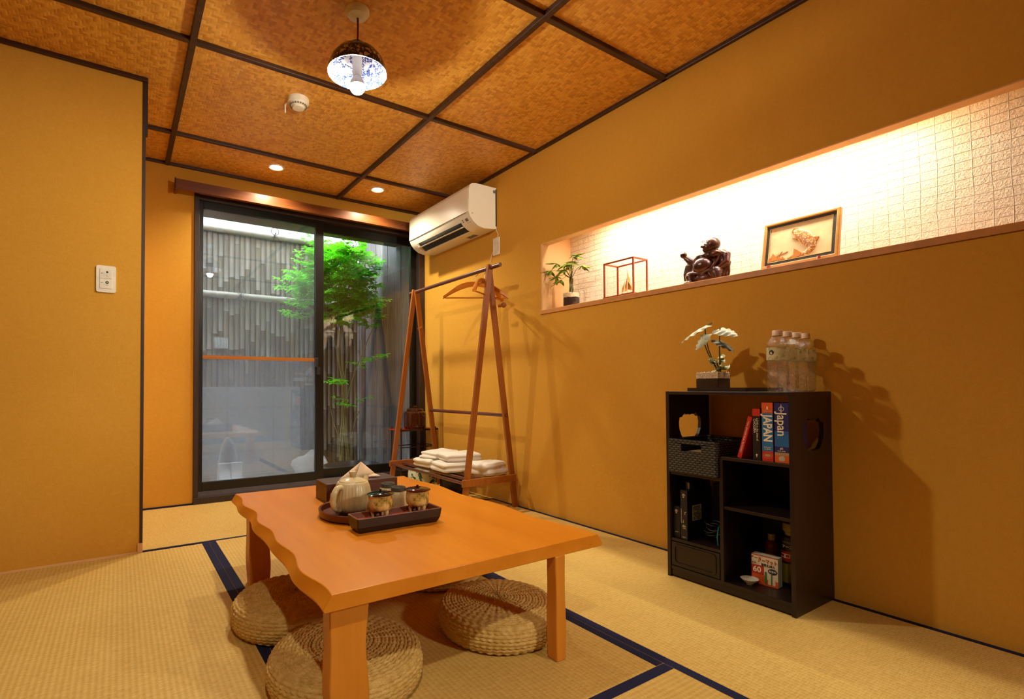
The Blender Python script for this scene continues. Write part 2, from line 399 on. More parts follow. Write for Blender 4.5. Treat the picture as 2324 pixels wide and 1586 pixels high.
def prism(bm, loops, fn, w0, w1, mi=0, mi_side=None):
    """loops: outer polygon then holes, 2-D; fn(u,v,w) -> Vector"""
    tris = tessellate_polygon([[Vector((p[0], p[1], 0)) for p in l] for l in loops]); flat = [p for l in loops for p in l]
    A = [bm.verts.new(fn(p[0], p[1], w0)) for p in flat]; B = [bm.verts.new(fn(p[0], p[1], w1)) for p in flat]
    for t in tris:
        try:
            f = bm.faces.new([A[i] for i in t]); f.material_index = mi
            f = bm.faces.new([B[i] for i in reversed(t)]); f.material_index = mi
        except ValueError: pass
    o = 0
    for l in loops:
        n = len(l)
        for i in range(n):
            a, b = o+i, o+(i+1) % n
            f = bm.faces.new((A[a], A[b], B[b], B[a])); f.material_index = mi if mi_side is None else mi_side
        o += n
def rrect(x0, x1, y0, y1, r, n=5):
    P = []
    for (cx, cy, a0) in ((x1-r, y1-r, 0), (x0+r, y1-r, 90), (x0+r, y0+r, 180), (x1-r, y0+r, 270)):
        for i in range(n+1):
            a = math.radians(a0+90*i/n); P.append((cx+r*math.cos(a), cy+r*math.sin(a)))
    return P
ROOTM = {}
def obj(name, bm, mats, parent=None, smooth=None, bevel=0, label=None, cat=None, group=None, kind=None, recalc=True):
    if recalc: bmesh.ops.recalc_face_normals(bm, faces=bm.faces)
    me = bpy.data.meshes.new(name); bm.to_mesh(me); bm.free()
    for mt in (mats if isinstance(mats, (list, tuple)) else [mats]): me.materials.append(mt)
    if smooth is not None:
        for p in me.polygons: p.use_smooth = True
        me.set_sharp_from_angle(angle=math.radians(smooth))
    return link(name, me, parent, bevel, label, cat, group, kind)
def link(name, me, parent=None, bevel=0, label=None, cat=None, group=None, kind=None):
    o = bpy.data.objects.new(name, me); C.objects.link(o)
    if parent is not None:
        m_ = ROOTM[parent.name]; me.transform(m_.inverted()); o.parent = parent; ROOTM[o.name] = m_
    elif kind != 'structure' or True:
        # origin at the thing's base
        co_ = [v.co for v in me.vertices]
        if co_:
            b = Vector(((min(c.x for c in co_)+max(c.x for c in co_))/2, (min(c.y for c in co_)+max(c.y for c in co_))/2, min(c.z for c in co_)))
            if kind == 'structure': b = Vector((0, 0, 0))
            me.transform(Matrix.Translation(-b)); o.location = b; ROOTM[o.name] = Matrix.Translation(b)
    if bevel:
        bv = o.modifiers.new('bevel', 'BEVEL'); bv.width = bevel; bv.segments = 2; bv.limit_method = 'ANGLE'; bv.angle_limit = math.radians(40)
        bv.harden_normals = False
    for k_, v_ in (('label', label), ('category', cat), ('group', group), ('kind', kind)):
        if v_: o[k_] = v_
    return o
def thing(name, label, cat, loc=(0, 0, 0), rz=0, group=None, kind=None):
    o = bpy.data.objects.new(name, None); C.objects.link(o); o.location = loc; o.rotation_euler = (0, 0, rz)
    o.empty_display_size = .05
    ROOTM[o.name] = Matrix.Translation(Vector(loc)) @ Matrix.Rotation(rz, 4, 'Z')
    if label: o['label'] = label
    if cat: o['category'] = cat
    if group: o['group'] = group
    if kind: o['kind'] = kind
    return o
def dup(root, loc, rz, label, cat=None):
    r = root.copy(); C.objects.link(r); r.location = loc; r.rotation_euler = (0, 0, rz); r['label'] = label
    if cat: r['category'] = cat
    for ch in list(root.children):
        c = ch.copy(); C.objects.link(c); c.parent = r
        for g in ch.children:
            d = g.copy(); C.objects.link(d); d.parent = c
    return r
def struct(name, bm, m, parent=None, **kw):
    return obj(name, bm, m, parent, kind=None if parent else 'structure', **kw)
def text(name, body, size, mtx, mat_, parent, ext=.0004, align='CENTER', bold=0, sx=1.0, label=None):
    cu = bpy.data.curves.new('t', 'FONT'); cu.body = body; cu.size = size; cu.extrude = ext; cu.offset = bold
    cu.align_x = align; cu.align_y = 'CENTER'; cu.resolution_u = 3
    t = bpy.data.objects.new('t', cu); C.objects.link(t)
    dg = bpy.context.evaluated_depsgraph_get(); me = bpy.data.meshes.new_from_object(t.evaluated_get(dg)); 
    bpy.data.objects.remove(t); bpy.data.curves.remove(cu)
    me.name = name; me.transform(Matrix.Diagonal((sx, 1, 1, 1))); me.transform(mtx); me.materials.clear(); me.materials.append(mat_)
    return link(name, me, parent, label=label)
def basis(o, x, y, z):
    return Matrix(((x[0], y[0], z[0], o[0]), (x[1], y[1], z[1], o[1]), (x[2], y[2], z[2], o[2]), (0, 0, 0, 1)))
def blob(name, bm, mat_, parent, voxel, smooth_it=4, **kw):
    """voxel-remesh overlapping shapes into one continuous surface"""
    bmesh.ops.recalc_face_normals(bm, faces=bm.faces)
    me = bpy.data.meshes.new('t'); bm.to_mesh(me); bm.free()
    t = bpy.data.objects.new('t', me); C.objects.link(t)
    r = t.modifiers.new('r', 'REMESH'); r.mode = 'VOXEL'; r.voxel_size = voxel; r.use_smooth_shade = True
    s = t.modifiers.new('s', 'SMOOTH'); s.factor = .5; s.iterations = smooth_it
    dg = bpy.context.evaluated_depsgraph_get(); m2 = bpy.data.meshes.new_from_object(t.evaluated_get(dg)); m2.name = name
    bpy.data.objects.remove(t); m2.materials.clear(); m2.materials.append(mat_)
    for p in m2.polygons: p.use_smooth = True
    return link(name, m2, parent, **kw)
# ================================================================== THE ROOM
X0, Y0r = -1.7, -1.5
b = NB(); box(b, X0, XR+.02, Y0r, YB+.02, -.12, -.05); struct('floor', b, M['cab'])
b = NB(); box(b, X0-.1, XR+.4, Y0r-.1, YB+.1, ZC, ZC+.06); struct('ceiling', b, M['ceiling'])
# right wall with the long niche opening
NY0, NY1, NZ0, NZ1, NX = -.75, 2.274, 1.209, 1.609, 2.375
b = NB()
box(b, XR, XR+.4, Y0r, YB+.1, -.12, 1.183); box(b, XR, XR+.4, NY1, YB+.1, 1.183, ZC)
box(b, XR, XR+.4, Y0r, NY0, 1.183, ZC)
box(b, XR, XR+.035, NY0, NY1, NZ1, ZC); box(b, XR+.035, XR+.4, NY0, NY1, 1.76, ZC)
wr = struct('wall_right', b, M['wall'])
b = NB(); box(b, NX, XR+.4, NY0, NY1, 1.183, 1.76); struct('niche_back', b, M['washi'], wr)
b = NB(); box(b, XR+.0005, XR+.05, NY0, NY1-.012, NZ1-.004, NZ1+.014); box(b, XR+.0005, NX, NY1-.012, NY1, NZ0, 1.76); box(b, XR+.036, XR+.05, NY0, NY1-.012, NZ1+.014, 1.70); struct('niche_lining', b, M['wall_in'], wr)
b = NB(); box(b, XR-.007, NX, NY0, NY1+.004, 1.184, NZ0); struct('niche_sill', b, M['nichewood'], wr, bevel=.002)
b = NB(); box(b, 2.205, 2.240, .48, 1.96, 1.692, 1.705); struct('light_strip', b, M['led'], wr)
# window wall
WX0, WX1, WZ1 = .405, 2.13, 2.02
b = NB(); box(b, X0, WX0, YB, YB+.14, -.12, ZC); box(b, WX0, XR+.3, YB, YB+.14, WZ1, ZC); struct('wall_back', b, M['wall'])
b = NB(); box(b, X0, 3.6, YB+.01, YB+.14, ZC+.06, 5.0); struct('wall_outside_upper', b, M['gwall'])
# projecting wall at left
b = NB(); box(b, X0-.1, XL, YL, YB+.02, -.12, ZC); wl = struct('wall_left', b, M['wall'])
b = NB(); box(b, X0-.1, X0, Y0r, YL, -.12, ZC); struct('wall_side', b, M['wallback'])
b = NB(); box(b, X0-.1, XR+.4, Y0r-.1, Y0r, -.12, ZC); struct('wall_front', b, M['wallback'])
b = NB(); box(b, XL-.002, XL+.010, YL-.004, YL+.02, .045, 1.93); box(b, XL-.002, XL+.018, YL-.004, YL+.03, 1.93, ZC); struct('trim_1', b, M['frame'])
b = NB(); box(b, XL-.010, XL+.010, YL-.005, YL+.02, 0, .045); struct('trim_2', b, M['wall_in'])
# ceiling battens
n = 3
def batten(x0, x1, y0, y1, h=.018):
    global n
    b = NB(); box(b, x0, x1, y0, y1, ZC-h, ZC+.002); struct('trim_%d' % n, b, M['batten'], bevel=.003); n += 1
w = .013
for yy in (0.27, 1.4325, 2.3055, 3.1965):
    batten(X0 if yy < YL else XL, XR, yy-w, yy+w)
batten(.243-w, .243+w, Y0r, YB, .021); batten(1.3755-w, 1.3755+w, Y0r, YB, .021); batten(-.9-w, -.9+w, Y0r, YL, .021)
batten(XR-.018, XR, Y0r, YB); batten(XL, XR, YB-.018, YB); batten(X0, XL+.018, YL-.018, YL)
# skirting strips
b = NB(); box(b, XL, WX0, YB-.008, YB, 0, .01); struct('baseboard_back', b, M['heri'])
b = NB(); box(b, X0, XL-.01, YL-.006, YL, 0, .007); struct('baseboard_left', b, M['wall_in'])

# tatami mats
def mat_(x0, x1, y0, y1, key, borders, label):
    t = thing('tatami_mat', label, 'tatami mat', ((x0+x1)/2, (y0+y1)/2, -.05), 0, 'tatami mats of the floor')
    b = NB(); box(b, x0+.0008, x1-.0008, y0+.0008, y1-.0008, -.05, 0); obj('rush_cover', b, M[key], t)
    for q in borders:
        b = NB(); box(b, *q, -.01, .0005); obj('border', b, M['heri'], t)
mat_(XL, XR, 2.736, YB, 'tat_x', [(XL+.001, XR-.001, 2.7365, 2.757)], 'tatami mat lying across in front of the window')
mat_(-.545, .371, .90, YL, 'tat_y', [(.340, .370, .901, 2.735)], 'tatami mat left of the table below the light switch wall')
mat_(.371, 1.252, .868, 2.736, 'tat_y', [(.372, .403, .869, 2.735), (1.222, 1.251, .869, 2.735)], 'tatami mat under the low table and the straw cushions')
mat_(1.252, XR, .0, 2.736, 'tat_y', [(1.253, 1.283, .001, 2.735), (XR-.024, XR-.001, .001, 2.735)], 'tatami mat along the right wall under the dark cabinet')
mat_(.2, 1.252, -.02, .868, 'tat_x', [(.201, 1.251, .837, .867)], 'tatami mat lying crosswise nearest the camera')

# valance over the window
b = NB()
box(b, .282, 2.05, YB-.11, YB-.095, 1.993, 2.058); box(b, .282, 2.05, YB-.095, YB, 2.043, 2.058)
box(b, .282, .297, YB-.095, YB, 1.993, 2.043); box(b, 2.035, 2.05, YB-.095, YB, 1.993, 2.043)
vt = thing('curtain_valance', 'long brown wooden curtain valance above the window', 'curtain valance', (1.16, YB, 1.993))
obj('box', b, M['valance'], vt, bevel=.002)
b = NB(); box(b, .279, .2835, YB-.114, YB-.075, 1.988, 2.062); obj('end_cap', b, M['alu'], vt)
b = NB(); box(b, .30, 2.03, YB-.07, YB-.05, 2.028, 2.043); obj('curtain_rail', b, M['alu'], vt)

# ================================================================== WINDOW
wn = thing('window_1', None, None, (1.25, YB+.05, 0), kind='structure')
b = NB()
box(b, WX0-.004, WX0+.026, YB-.012, YB+.14, 0, WZ1); box(b, 2.085, 2.131, YB-.006, YB+.14, 0, WZ1); box(b, WX0, 2.131, YB-.004, YB+.14, 1.985, WZ1)
box(b, WX0-.004, 2.131, YB-.018, YB+.14, -.05, .042)
obj('window_frame', b, M['frame'], wn, bevel=.002)
b = NB(); box(b, WX0+.026, 2.085, YB+.0, YB+.12, .042, .062); box(b, WX0+.026, 2.085, YB+.005, YB+.010, .062, .076); box(b, WX0+.026, 2.085, YB+.05, YB+.055, .062, .076)
obj('track', b, M['alu2'], wn)
def sash(x0, x1, y0, z0, z1, st, br, tr):
    b = NB(); y1 = y0+.03
    box(b, x0, x0+st[0], y0, y1, z0, z1); box(b, x1-st[1], x1, y0, y1, z0, z1)
    box(b, x0+st[0], x1-st[1], y0, y1, z0, z0+br); box(b, x0+st[0], x1-st[1], y0, y1, z1-tr, z1)
    s = obj('sash', b, M['alu'], wn, bevel=.002)
    b = NB(); box(b, x0+st[0]-.003, x1-st[1]+.003, y0+.013, y0+.017, z0+br-.003, z1-tr+.003); obj('glass_pane', b, M['glass'], s)
    return s
s1 = sash(.431, 1.275, YB+.012, .066, 1.985, (.026, .060), .068, .045)
s2 = sash(1.225, 2.085, YB+.055, .066, 1.985, (.053, .05), .075, .06)
b = NB(); box(b, 1.205, 1.232, YB+.002, YB+.012, .88, .97); box(b, 1.205, 1.215, YB-.022, YB+.004, .90, .965); box(b, 1.217, 1.242, YB-.012, YB+.010, .845, .90)
obj('window_latch', b, M['acg'], s1, bevel=.002)
b = NB(); box(b, .457, 1.216, YB+.016, YB+.024, .943, .967); obj('cross_bar', b, M['bar'], s1)
b = NB(); box(b, .46, 1.214, YB+.0165, YB+.018, .136, .944) if False else box(b, .457, 1.215, YB+.0305, YB+.031, .136, .944); obj('frosted_film', b, M['film'], s1)
b = NB(); box(b, .431, 1.26, YB+.105, YB+.1055, .07, 1.98); obj('insect_screen', b, M['screen'], wn)
b = NB(); box(b, .431, .446, YB+.098, YB+.113, .066, 1.985); box(b, 1.25, 1.268, YB+.098, YB+.113, .066, 1.985); box(b, .446, 1.25, YB+.098, YB+.113, .066, .09); obj('screen_frame', b, M['alu'], wn)

# ================================================================== GARDEN
b = NB(); box(b, -1.5, 4.2, YB+.145, 6.2, -.25, -.12); struct('ground', b, M['gravel'])
b = NB(); box(b, -.2, 2.125, YB+.142, 4.18, 2.035, 2.065); 
struct('eave', b, M['eave'])
b = NB(); box(b, -1.2, 2.6, 5.03, 5.15, -.13, 4.0); struct('garden_wall', b, M['gwall'])
b = NB(); box(b, -1.2, -1.05, 3.81, 5.03, -.13, 4.0); struct('garden_wall_side', b, M['gwall'])
FY = 4.95
t = thing('bamboo_fence', 'tall weathered split-bamboo fence across the courtyard', 'fence', (.6, FY, -.12))
b = NB(); x = -.95; random.seed(3)
while x < 2.06:
    r = .0238+random.uniform(-.0006, .0010); z = -.1; pts = [(x, FY, -.1)]; rad = [r]
    zz = random.uniform(0, .35)
    while zz < 2.15:
        if zz > .0:
            pts += [(x, FY, zz-.006), (x, FY, zz), (x, FY, zz+.006)]; rad += [r*.97, r*1.12, r*.97]
        zz += random.uniform(.26, .42)
    pts.append((x, FY, 2.165)); rad.append(r); tube(b, pts, rad, 8); x += .0462
obj('bamboo_screen', b, M['bamboo'], t, smooth=50)
for zr in (2.172, 1.585):
    b = NB(); tube(b, [(-.95+.35*i, FY-.035, zr+.002*(i % 2)) for i in range(9) if -.95+.35*i < 2.0]+[(2.08, FY-.035, zr)], .030, 12); obj('rail', b, M['bamboorail'], t, smooth=50)
for (kx, kz) in ((1.22, 2.172), (2.0, 2.172), (.92, 1.585)):
    b = NB()
    for k in range(3): tube(b, [(kx-.012+k*.008, FY-.066+.0*k, kz-.035), (kx-.01+k*.006, FY-.070, kz), (kx+.012-k*.004, FY-.066, kz+.035)], .0032, 6)
    for s in (-1, 1): tube(b, [(kx, FY-.072, kz), (kx+s*.03, FY-.085, kz-.02), (kx+s*.05, FY-.08, kz-.055)], .0025, 6)
    tube(b, [(kx+.035*math.cos(a), FY-.075, kz+.045+.035*math.sin(a)) for a in [i*PI/6-PI/2 for i in range(13)]], .0025, 6)
    obj('cord_knot', b, M['cable_black'], t)
b = NB()
for i in range(9):
    y0 = 3.81+i*.1355; box(b, 2.13+.004*(i % 2), 2.15, y0, y0+.1335, -.12, 3.6)
t = obj('board_fence', b, M['planks'], None, bevel=.002, label='dark vertical board fence at the right of the courtyard', cat='fence')
b = NB(); box(b, 2.085, 2.128, 4.868, 4.912, -.12, 2.3); obj('corner_post', b, M['planks'], None, bevel=.004, label='square wooden corner post where bamboo and board fences meet', cat='post')
b = NB(); box(b, -1.0, 1.42, 4.74, 4.88, -.13, .76); obj('block_wall', b, M['block'], None, bevel=.004, label='low grey concrete block wall before the bamboo fence', cat='wall')
b = NB(); box(b, -1.0, 1.6, 4.40, 4.52, -.13, -.04); obj('concrete_kerb', b, M['palerock'], None, bevel=.006, label='pale concrete kerb across the courtyard floor', cat='kerb')
t = thing('slatted_plate', 'small grey slatted plate on the bamboo fence', 'vent cover', (.76, 4.90, 1.10))  # grey plate with upright slats in front of the bamboo
b = NB(); box(b, .70, .82, 4.905, 4.925, 1.10, 1.205); obj('plate', b, M['grey'], t)
b = NB()
for i in range(9): box(b, .706+i*.0125, .713+i*.0125, 4.898, 4.906, 1.108, 1.197)
obj('plate_slats', b, M['rock'], t)
# stone basin, rocks
b = NB(); lathe(b, [(0, -.12), (.17, -.12), (.235, .04), (.25, .10), (.235, .105), (.215, .05), (.15, -.04), (0, -.05)], (1.66, 4.06, 0), 48)
obj('garden_basin', b, M['basin'], None, smooth=40, label='round black basin standing on the gravel outside the right pane', cat='basin')
def rock(c, r, lab, mt, seed, cat='rock', group=None):
    b = NB(); bmesh.ops.create_icosphere(b, subdivisions=3, radius=1)
    for v in b.verts:
        d = 1+.35*noise.noise(v.co*1.4+Vector((seed, 0, 0)))+.12*noise.noise(v.co*4+Vector((0, seed, 0)))
        v.co = Vector((v.co.x*r[0]*d, v.co.y*r[1]*d, v.co.z*r[2]*d))+Vector(c)
    return obj('garden_rock', b, mt, None, smooth=60, label=lab, cat=cat, group=group)
rock((1.50, 4.66, .0), (.17, .12, .16), 'large whitish rock behind the round basin', M['rock'], 3)
rock((2.00, 4.45, -.06), (.09, .08, .08), 'small grey rock right of the round basin', M['rock'], 9)
t = thing('pointed_stone', 'pale upright pointed stone seen through the hazy left pane', 'stone', (.68, 4.05, -.12))
b = NB(); prof = [(.075, -.12), (.078, .05), (.074, .15), (.062, .25), (.042, .33), (.02, .375), (0, .39)]
lathe(b, [(0, -.12)]+prof, (.68, 4.06, 0), 20, mat=Matrix.Diagonal((1, .6, 1, 1))); obj('stone', b, M['palerock'], t, smooth=60)
for k, xx in enumerate((.610, .692)):
    b = NB(); box(b, xx-.012, xx+.066, 3.93, 3.99, -.12, .21)
    obj('garden_block', b, M['palerock'], None, bevel=.005, label=('left' if k == 0 else 'right')+' one of two beige blocks before the pointed stone', cat='block', group='beige blocks')
for k, (px, py, lab) in enumerate(((.548, 3.90, 'white pebble on the ground left of the two beige blocks'), (.80, 3.92, 'white pebble on the ground just right of the two beige blocks'), (.90, 3.88, 'white pebble on the ground further right of the two beige blocks'))):
    b = NB(); bmesh.ops.create_icosphere(b, subdivisions=3, radius=.024)
    for v in b.verts: v.co = v.co*(1+.3*noise.noise(v.co*60+Vector((k, 0, 0))))+Vector((px, py, .075))
    for v in b.verts:
        if v.co.z < .072: v.co.z = -.12 if v.co.z < .066 else v.co.z
    obj('pebble', b, M['rock'], None, smooth=60, label=lab, cat='pebble', group='white pebbles outside')
# garden shrub
t = thing('garden_shrub', 'bright green leafy shrub in the courtyard behind the window', 'shrub', (1.72, 4.42, -.12))
random.seed(11); b = NB(); tips = []
for k in range(5):
    a = random.uniform(0, 2*PI); r0 = random.uniform(.01, .06)
    p0 = Vector((1.72+r0*math.cos(a), 4.42+r0*math.sin(a), -.12))
    tx = (1.45, 1.60, 1.74, 1.88, 2.0)[k]+random.uniform(-.04, .04); ty = 4.40+random.uniform(-.2, .22); tz = random.uniform(1.45, 2.0)-.45*abs(tx-1.7)
    p3 = Vector((tx, ty, tz)); pts = [p0.lerp(p3, s)+Vector((math.sin(s*3+k)*.05*(1-s), math.cos(s*2.3+k)*.04, 0))-Vector(((tx-1.72)*.45*math.sin(PI*s), 0, 0)) for s in [i/9 for i in range(10)]]
    tube(b, pts, [.009*(1-.75*i/9) for i in range(10)], 6); tips += [(pts[9], 1), (pts[8], .9), (pts[7], .7)]
for k in range(3):
    p3 = Vector((1.55+.14*k, 4.3, .78-.12*k)); pts = [Vector((1.72, 4.42, -.1)).lerp(p3, i/6)+Vector((.03*math.sin(i), 0, 0)) for i in range(7)]
    tube(b, pts, .004, 5)
obj('stems', b, M['trunk'], t, smooth=60)
b = NB()
def gleaf(b, p, d, nrm, L, w):
    d = d.normalized(); s = d.cross(nrm).normalized(); nn = s.cross(d)
    c = [p, p+d*L*.35+s*w*.5+nn*L*.03, p+d*L*.75+s*w*.35, p+d*L-nn*L*.12, p+d*L*.75-s*w*.35, p+d*L*.35-s*w*.5+nn*L*.03]
    vs = [b.verts.new(x) for x in c]; b.faces.new((vs[0], vs[1], vs[2], vs[3])); b.faces.new((vs[0], vs[3], vs[4], vs[5]))
def rv(): return Vector((random.gauss(0, 1), random.gauss(0, 1), random.gauss(0, 1))).normalized()
def spray(c, sc_=1):
    d = rv(); d.z = abs(d.z)*.3; d.normalize(); L = random.uniform(.07, .13)*sc_
    for i in range(5):
        p = c+d*L*(i/4); up_ = Vector((random.uniform(-.3, .3), random.uniform(-.3, .3), 1)).normalized()
        side = d.cross(up_).normalized()
        for s in (-1, 1):
            gleaf(b, p, (side*s+d*.5+Vector((0, 0, random.uniform(-.5, .15)))), up_, random.uniform(.038, .062)*sc_, random.uniform(.020, .031)*sc_)
    gleaf(b, c+d*L, d, Vector((0, 0, 1)), .05*sc_, .022*sc_)
lobes = [((1.70, 4.40, 1.86), (.27, .34, .17), 150), ((1.58, 4.46, 1.66), (.34, .36, .18), 170), ((1.90, 4.46, 1.56), (.22, .32, .15), 100), ((1.36, 4.36, 1.60), (.17, .16, .24), 60), ((1.42, 4.36, 1.86), (.10, .12, .14), 26), ((1.92, 4.38, 1.80), (.12, .15, .18), 34),
         ((1.72, 4.38, 1.42), (.28, .2, .10), 46), ((1.98, 4.36, 1.40), (.10, .13, .14), 20), ((1.30, 4.4, 1.38), (.08, .12, .1), 7), ((1.62, 4.3, .80), (.13, .08, .05), 5), ((1.78, 4.3, .62), (.12, .08, .04), 4), ((1.9, 4.35, 1.0), (.2, .1, .12), 7),
         ((1.50, 4.40, 2.02), (.05, .05, .05), 5), ((1.68, 4.40, 2.06), (.05, .05, .05), 5), ((1.90, 4.40, 2.03), (.06, .05, .05), 7)]
for (c, r, k) in lobes:
    for _ in range(k):
        q = rv()*(random.random()**.4); spray(Vector((min(2.02, c[0]+q.x*r[0]), c[1]+q.y*r[1], c[2]+q.z*r[2])), 1.0)
obj('foliage', b, M['gleaf'], t, recalc=False)

# ================================================================== CEILING FIXTURES
LX, LY = .756, 1.80
t = thing('pendant_lamp', 'pendant lamp with upturned blue and white porcelain bowl shade', 'pendant lamp', (LX, LY, 1.86))
b = NB(); lathe(b, [(0, ZC), (.046, ZC), (.046, ZC-.008), (.036, ZC-.022), (.012, ZC-.027), (0, ZC-.027)], (LX, LY, 0), 32); obj('ceiling_rose', b, M['white'], t, smooth=40)
b = NB(); tube(b, [(LX, LY, ZC-.02), (LX+.001, LY, 2.12), (LX, LY, 2.05)], .0028, 8); tube(b, [(LX+.004, LY, ZC-.02), (LX+.004, LY, 2.12), (LX+.002, LY, 2.05)], .0022, 8); obj('cord', b, M['cord_brown'], t)
b = NB()
prof = [(.112, 1.946), (.109, 1.965), (.098, 1.995), (.078, 2.022), (.052, 2.040), (.030, 2.047), (.030, 2.058), (.020, 2.060), (0, 2.060)]
inn = [(0, 2.038), (.028, 2.040), (.050, 2.034), (.075, 2.016), (.094, 1.992), (.106, 1.963), (.109, 1.946), (.112, 1.946)]
lathe(b, prof, (LX, LY, 0), 56, mi=0); lathe(b, inn, (LX, LY, 0), 56, mi=1); bmesh.ops.remove_doubles(b, verts=b.verts, dist=.0001)
obj('bowl_shade', b, [M['porcout'], M['porcin']], t, smooth=50)
b = NB(); lathe(b, [(0, 2.03), (.019, 2.03), (.019, 1.945), (.016, 1.935), (0, 1.935)], (LX, LY, 0), 24); obj('socket', b, M['white'], t, smooth=40)
b = NB(); lathe(b, [(0, 1.868), (.012, 1.8695), (.0215, 1.876), (.028, 1.887), (.0295, 1.898), (0, 1.898)], (LX, LY, 0), 32); bu = obj('bulb', b, M['bulb'], t, smooth=70)
b = NB(); lathe(b, [(.0292, 1.897), (.0302, 1.898), (.0300, 1.903), (.026, 1.916), (.018, 1.928), (.014, 1.936), (0, 1.936)], (LX, LY, 0), 32); obj('bulb_collar', b, M['white'], t, smooth=50)
t = thing('smoke_detector', 'round ivory smoke detector on the woven ceiling', 'smoke detector', (.741, 2.514, ZC-.05))
b = NB(); lathe(b, [(0, ZC), (.052, ZC), (.053, ZC-.014), (.050, ZC-.022), (0, ZC-.022)], (.741, 2.514, 0), 36); obj('base', b, M['white'], t, smooth=40)
b = NB(); lathe(b, [(0, ZC-.02), (.046, ZC-.022), (.042, ZC-.034), (.030, ZC-.038), (.028, ZC-.048), (0, ZC-.05)], (.741, 2.514, 0), 36); obj('sensor_cover', b, M['white'], t, smooth=40)
b = NB()
for k in range(20):
    a = 2*PI*k/20; c = Vector((.741+.039*math.cos(a), 2.514+.039*math.sin(a), ZC-.0355)); mm = Matrix.Translation(c) @ Matrix.Rotation(a, 4, 'Z')
    box(b, -.004, .004, -.0035, .0035, -.0022, .0022, mat=mm)
obj('vent_slots', b, M['grey'], t)
b = NB(); tube(b, [(.70, 2.55, ZC-.012), (.690, 2.565, ZC-.02), (.690, 2.565, ZC-.06)], .004, 8); obj('antenna', b, M['white'], t)
random.seed(2)
for k, (dx, dy) in enumerate(((.85, 3.371), (1.572, 3.370))):
    t = thing('ceiling_downlight', ('left' if k == 0 else 'right')+' one of two small lit ceiling downlights above the window', 'downlight', (dx, dy, ZC-.006), 0, 'ceiling downlights')
    b = NB(); lathe(b, [(.036, ZC-.001), (.050, ZC-.001), (.050, ZC-.005), (.044, ZC-.007), (.036, ZC-.003)], (dx, dy, 0), 32); obj('rim', b, M['white'], t, smooth=40)
    b = NB(); lathe(b, [(0, ZC-.0025), (.037, ZC-.0025)], (dx, dy, 0), 32); obj('lens', b, M['down'], t)

# ================================================================== LIGHT SWITCH
t = thing('light_switch', 'ivory two-rocker light switch plate on the left wall', 'light switch', (-.056, YL, 1.178))
fy = lambda u, v, w: Vector((u, YL-w, v))
b = NB(); prism(b, [rrect(-.093, -.019, 1.178, 1.297, .009)], fy, 0, .008); obj('plate', b, M['white'], t, bevel=.002)
for (z0, z1, k) in ((1.240, 1.281, 0), (1.195, 1.238, 1)):
    b = NB(); prism(b, [rrect(-.079, -.034, z0, z1, .001, 2)], fy, .008, .0105); r_ = obj('rocker', b, M['white'], t, bevel=.0006)
    b = NB()
    if k == 0:
        box(b, -.075, -.068, YL-.0111, YL-.0105, 1.2605, 1.2625)
        lathe(b, [(0, 0), (.0045, 0), (.0045, .0006), (0, .0006)], (-.052, YL-.0105, 1.268), 16, mat=Matrix.Rotation(PI/2, 4, 'X'))
        box(b, -.056, -.052, YL-.0111, YL-.0105, 1.250, 1.252); box(b, -.050, -.047, YL-.0111, YL-.0105, 1.248, 1.249)
    else:
        lathe(b, [(0, 0), (.0065, 0), (.0065, .0006), (0, .0006)], (-.052, YL-.0105, 1.222), 20, mat=Matrix.Rotation(PI/2, 4, 'X'))
        box(b, -.057, -.047, YL-.0111, YL-.0105, 1.2105, 1.2115); box(b, -.0705, -.069, YL-.0111, YL-.0105, 1.218, 1.222)
    obj('switch_marking', b, M['ink_black'], r_)
    if k:
        b = NB(); lathe(b, [(0, 0), (.002, 0), (.002, .0008), (0, .0008)], (-.074, YL-.0105, 1.220), 12, mat=Matrix.Rotation(PI/2, 4, 'X')); obj('indicator', b, M['green_led'], r_)
        text('switch_text', '24', .008, basis((-.052, YL-.0113, 1.2222), (1, 0, 0), (0, 0, 1), (0, -1, 0)), M['ink_white'], r_)

# ================================================================== AIR CONDITIONER
AY0, AY1 = 2.70, 3.50
t = thing('air_conditioner', 'ivory wall-mounted air conditioner in the corner by the window', 'air conditioner', (2.03, 3.1, 1.79))
full = [(2.135, 2.090), (1.965, 2.090), (1.935, 2.084), (1.918, 2.070), (1.910, 2.045), (1.906, 1.895), (1.918, 1.865), (1.945, 1.835), (1.982, 1.812), (2.03, 1.802), (2.135, 1.812)]
mid = [(2.135, 2.090), (1.965, 2.090), (1.935, 2.084), (1.918, 2.070), (1.910, 2.045), (1.906, 1.895), (1.918, 1.865), (1.928, 1.853), (1.975, 1.895), (2.02, 1.87), (2.008, 1.805), (2.03, 1.802), (2.135, 1.812)]
fa = lambda u, v, w: Vector((u, w, v))
b = NB(); prism(b, [full], fa, AY0, AY0+.12); prism(b, [full], fa, AY1-.075, AY1); prism(b, [mid], fa, AY0+.12, AY1-.075)
obj('casing', b, M['acw'], t, smooth=35)
b = NB(); prism(b, [[(1.9085, 2.048), (1.9045, 1.893), (1.9015, 1.893), (1.9055, 2.048)]], fa, AY0+.002, AY1-.002); obj('front_panel', b, M['acw'], t, bevel=.001)
b = NB(); prism(b, [[(1.9065, 1.8935), (1.9065, 1.8905), (1.903, 1.8905), (1.903, 1.8935)]], fa, AY0+.03, AY1-.02); obj('panel_seam', b, M['grey'], t)
b = NB(); prism(b, [[(1.940, 1.862), (1.977, 1.8935), (2.018, 1.869), (2.006, 1.812)]], fa, AY0+.121, AY1-.076)
obj('air_outlet', b, M['acg'], t)
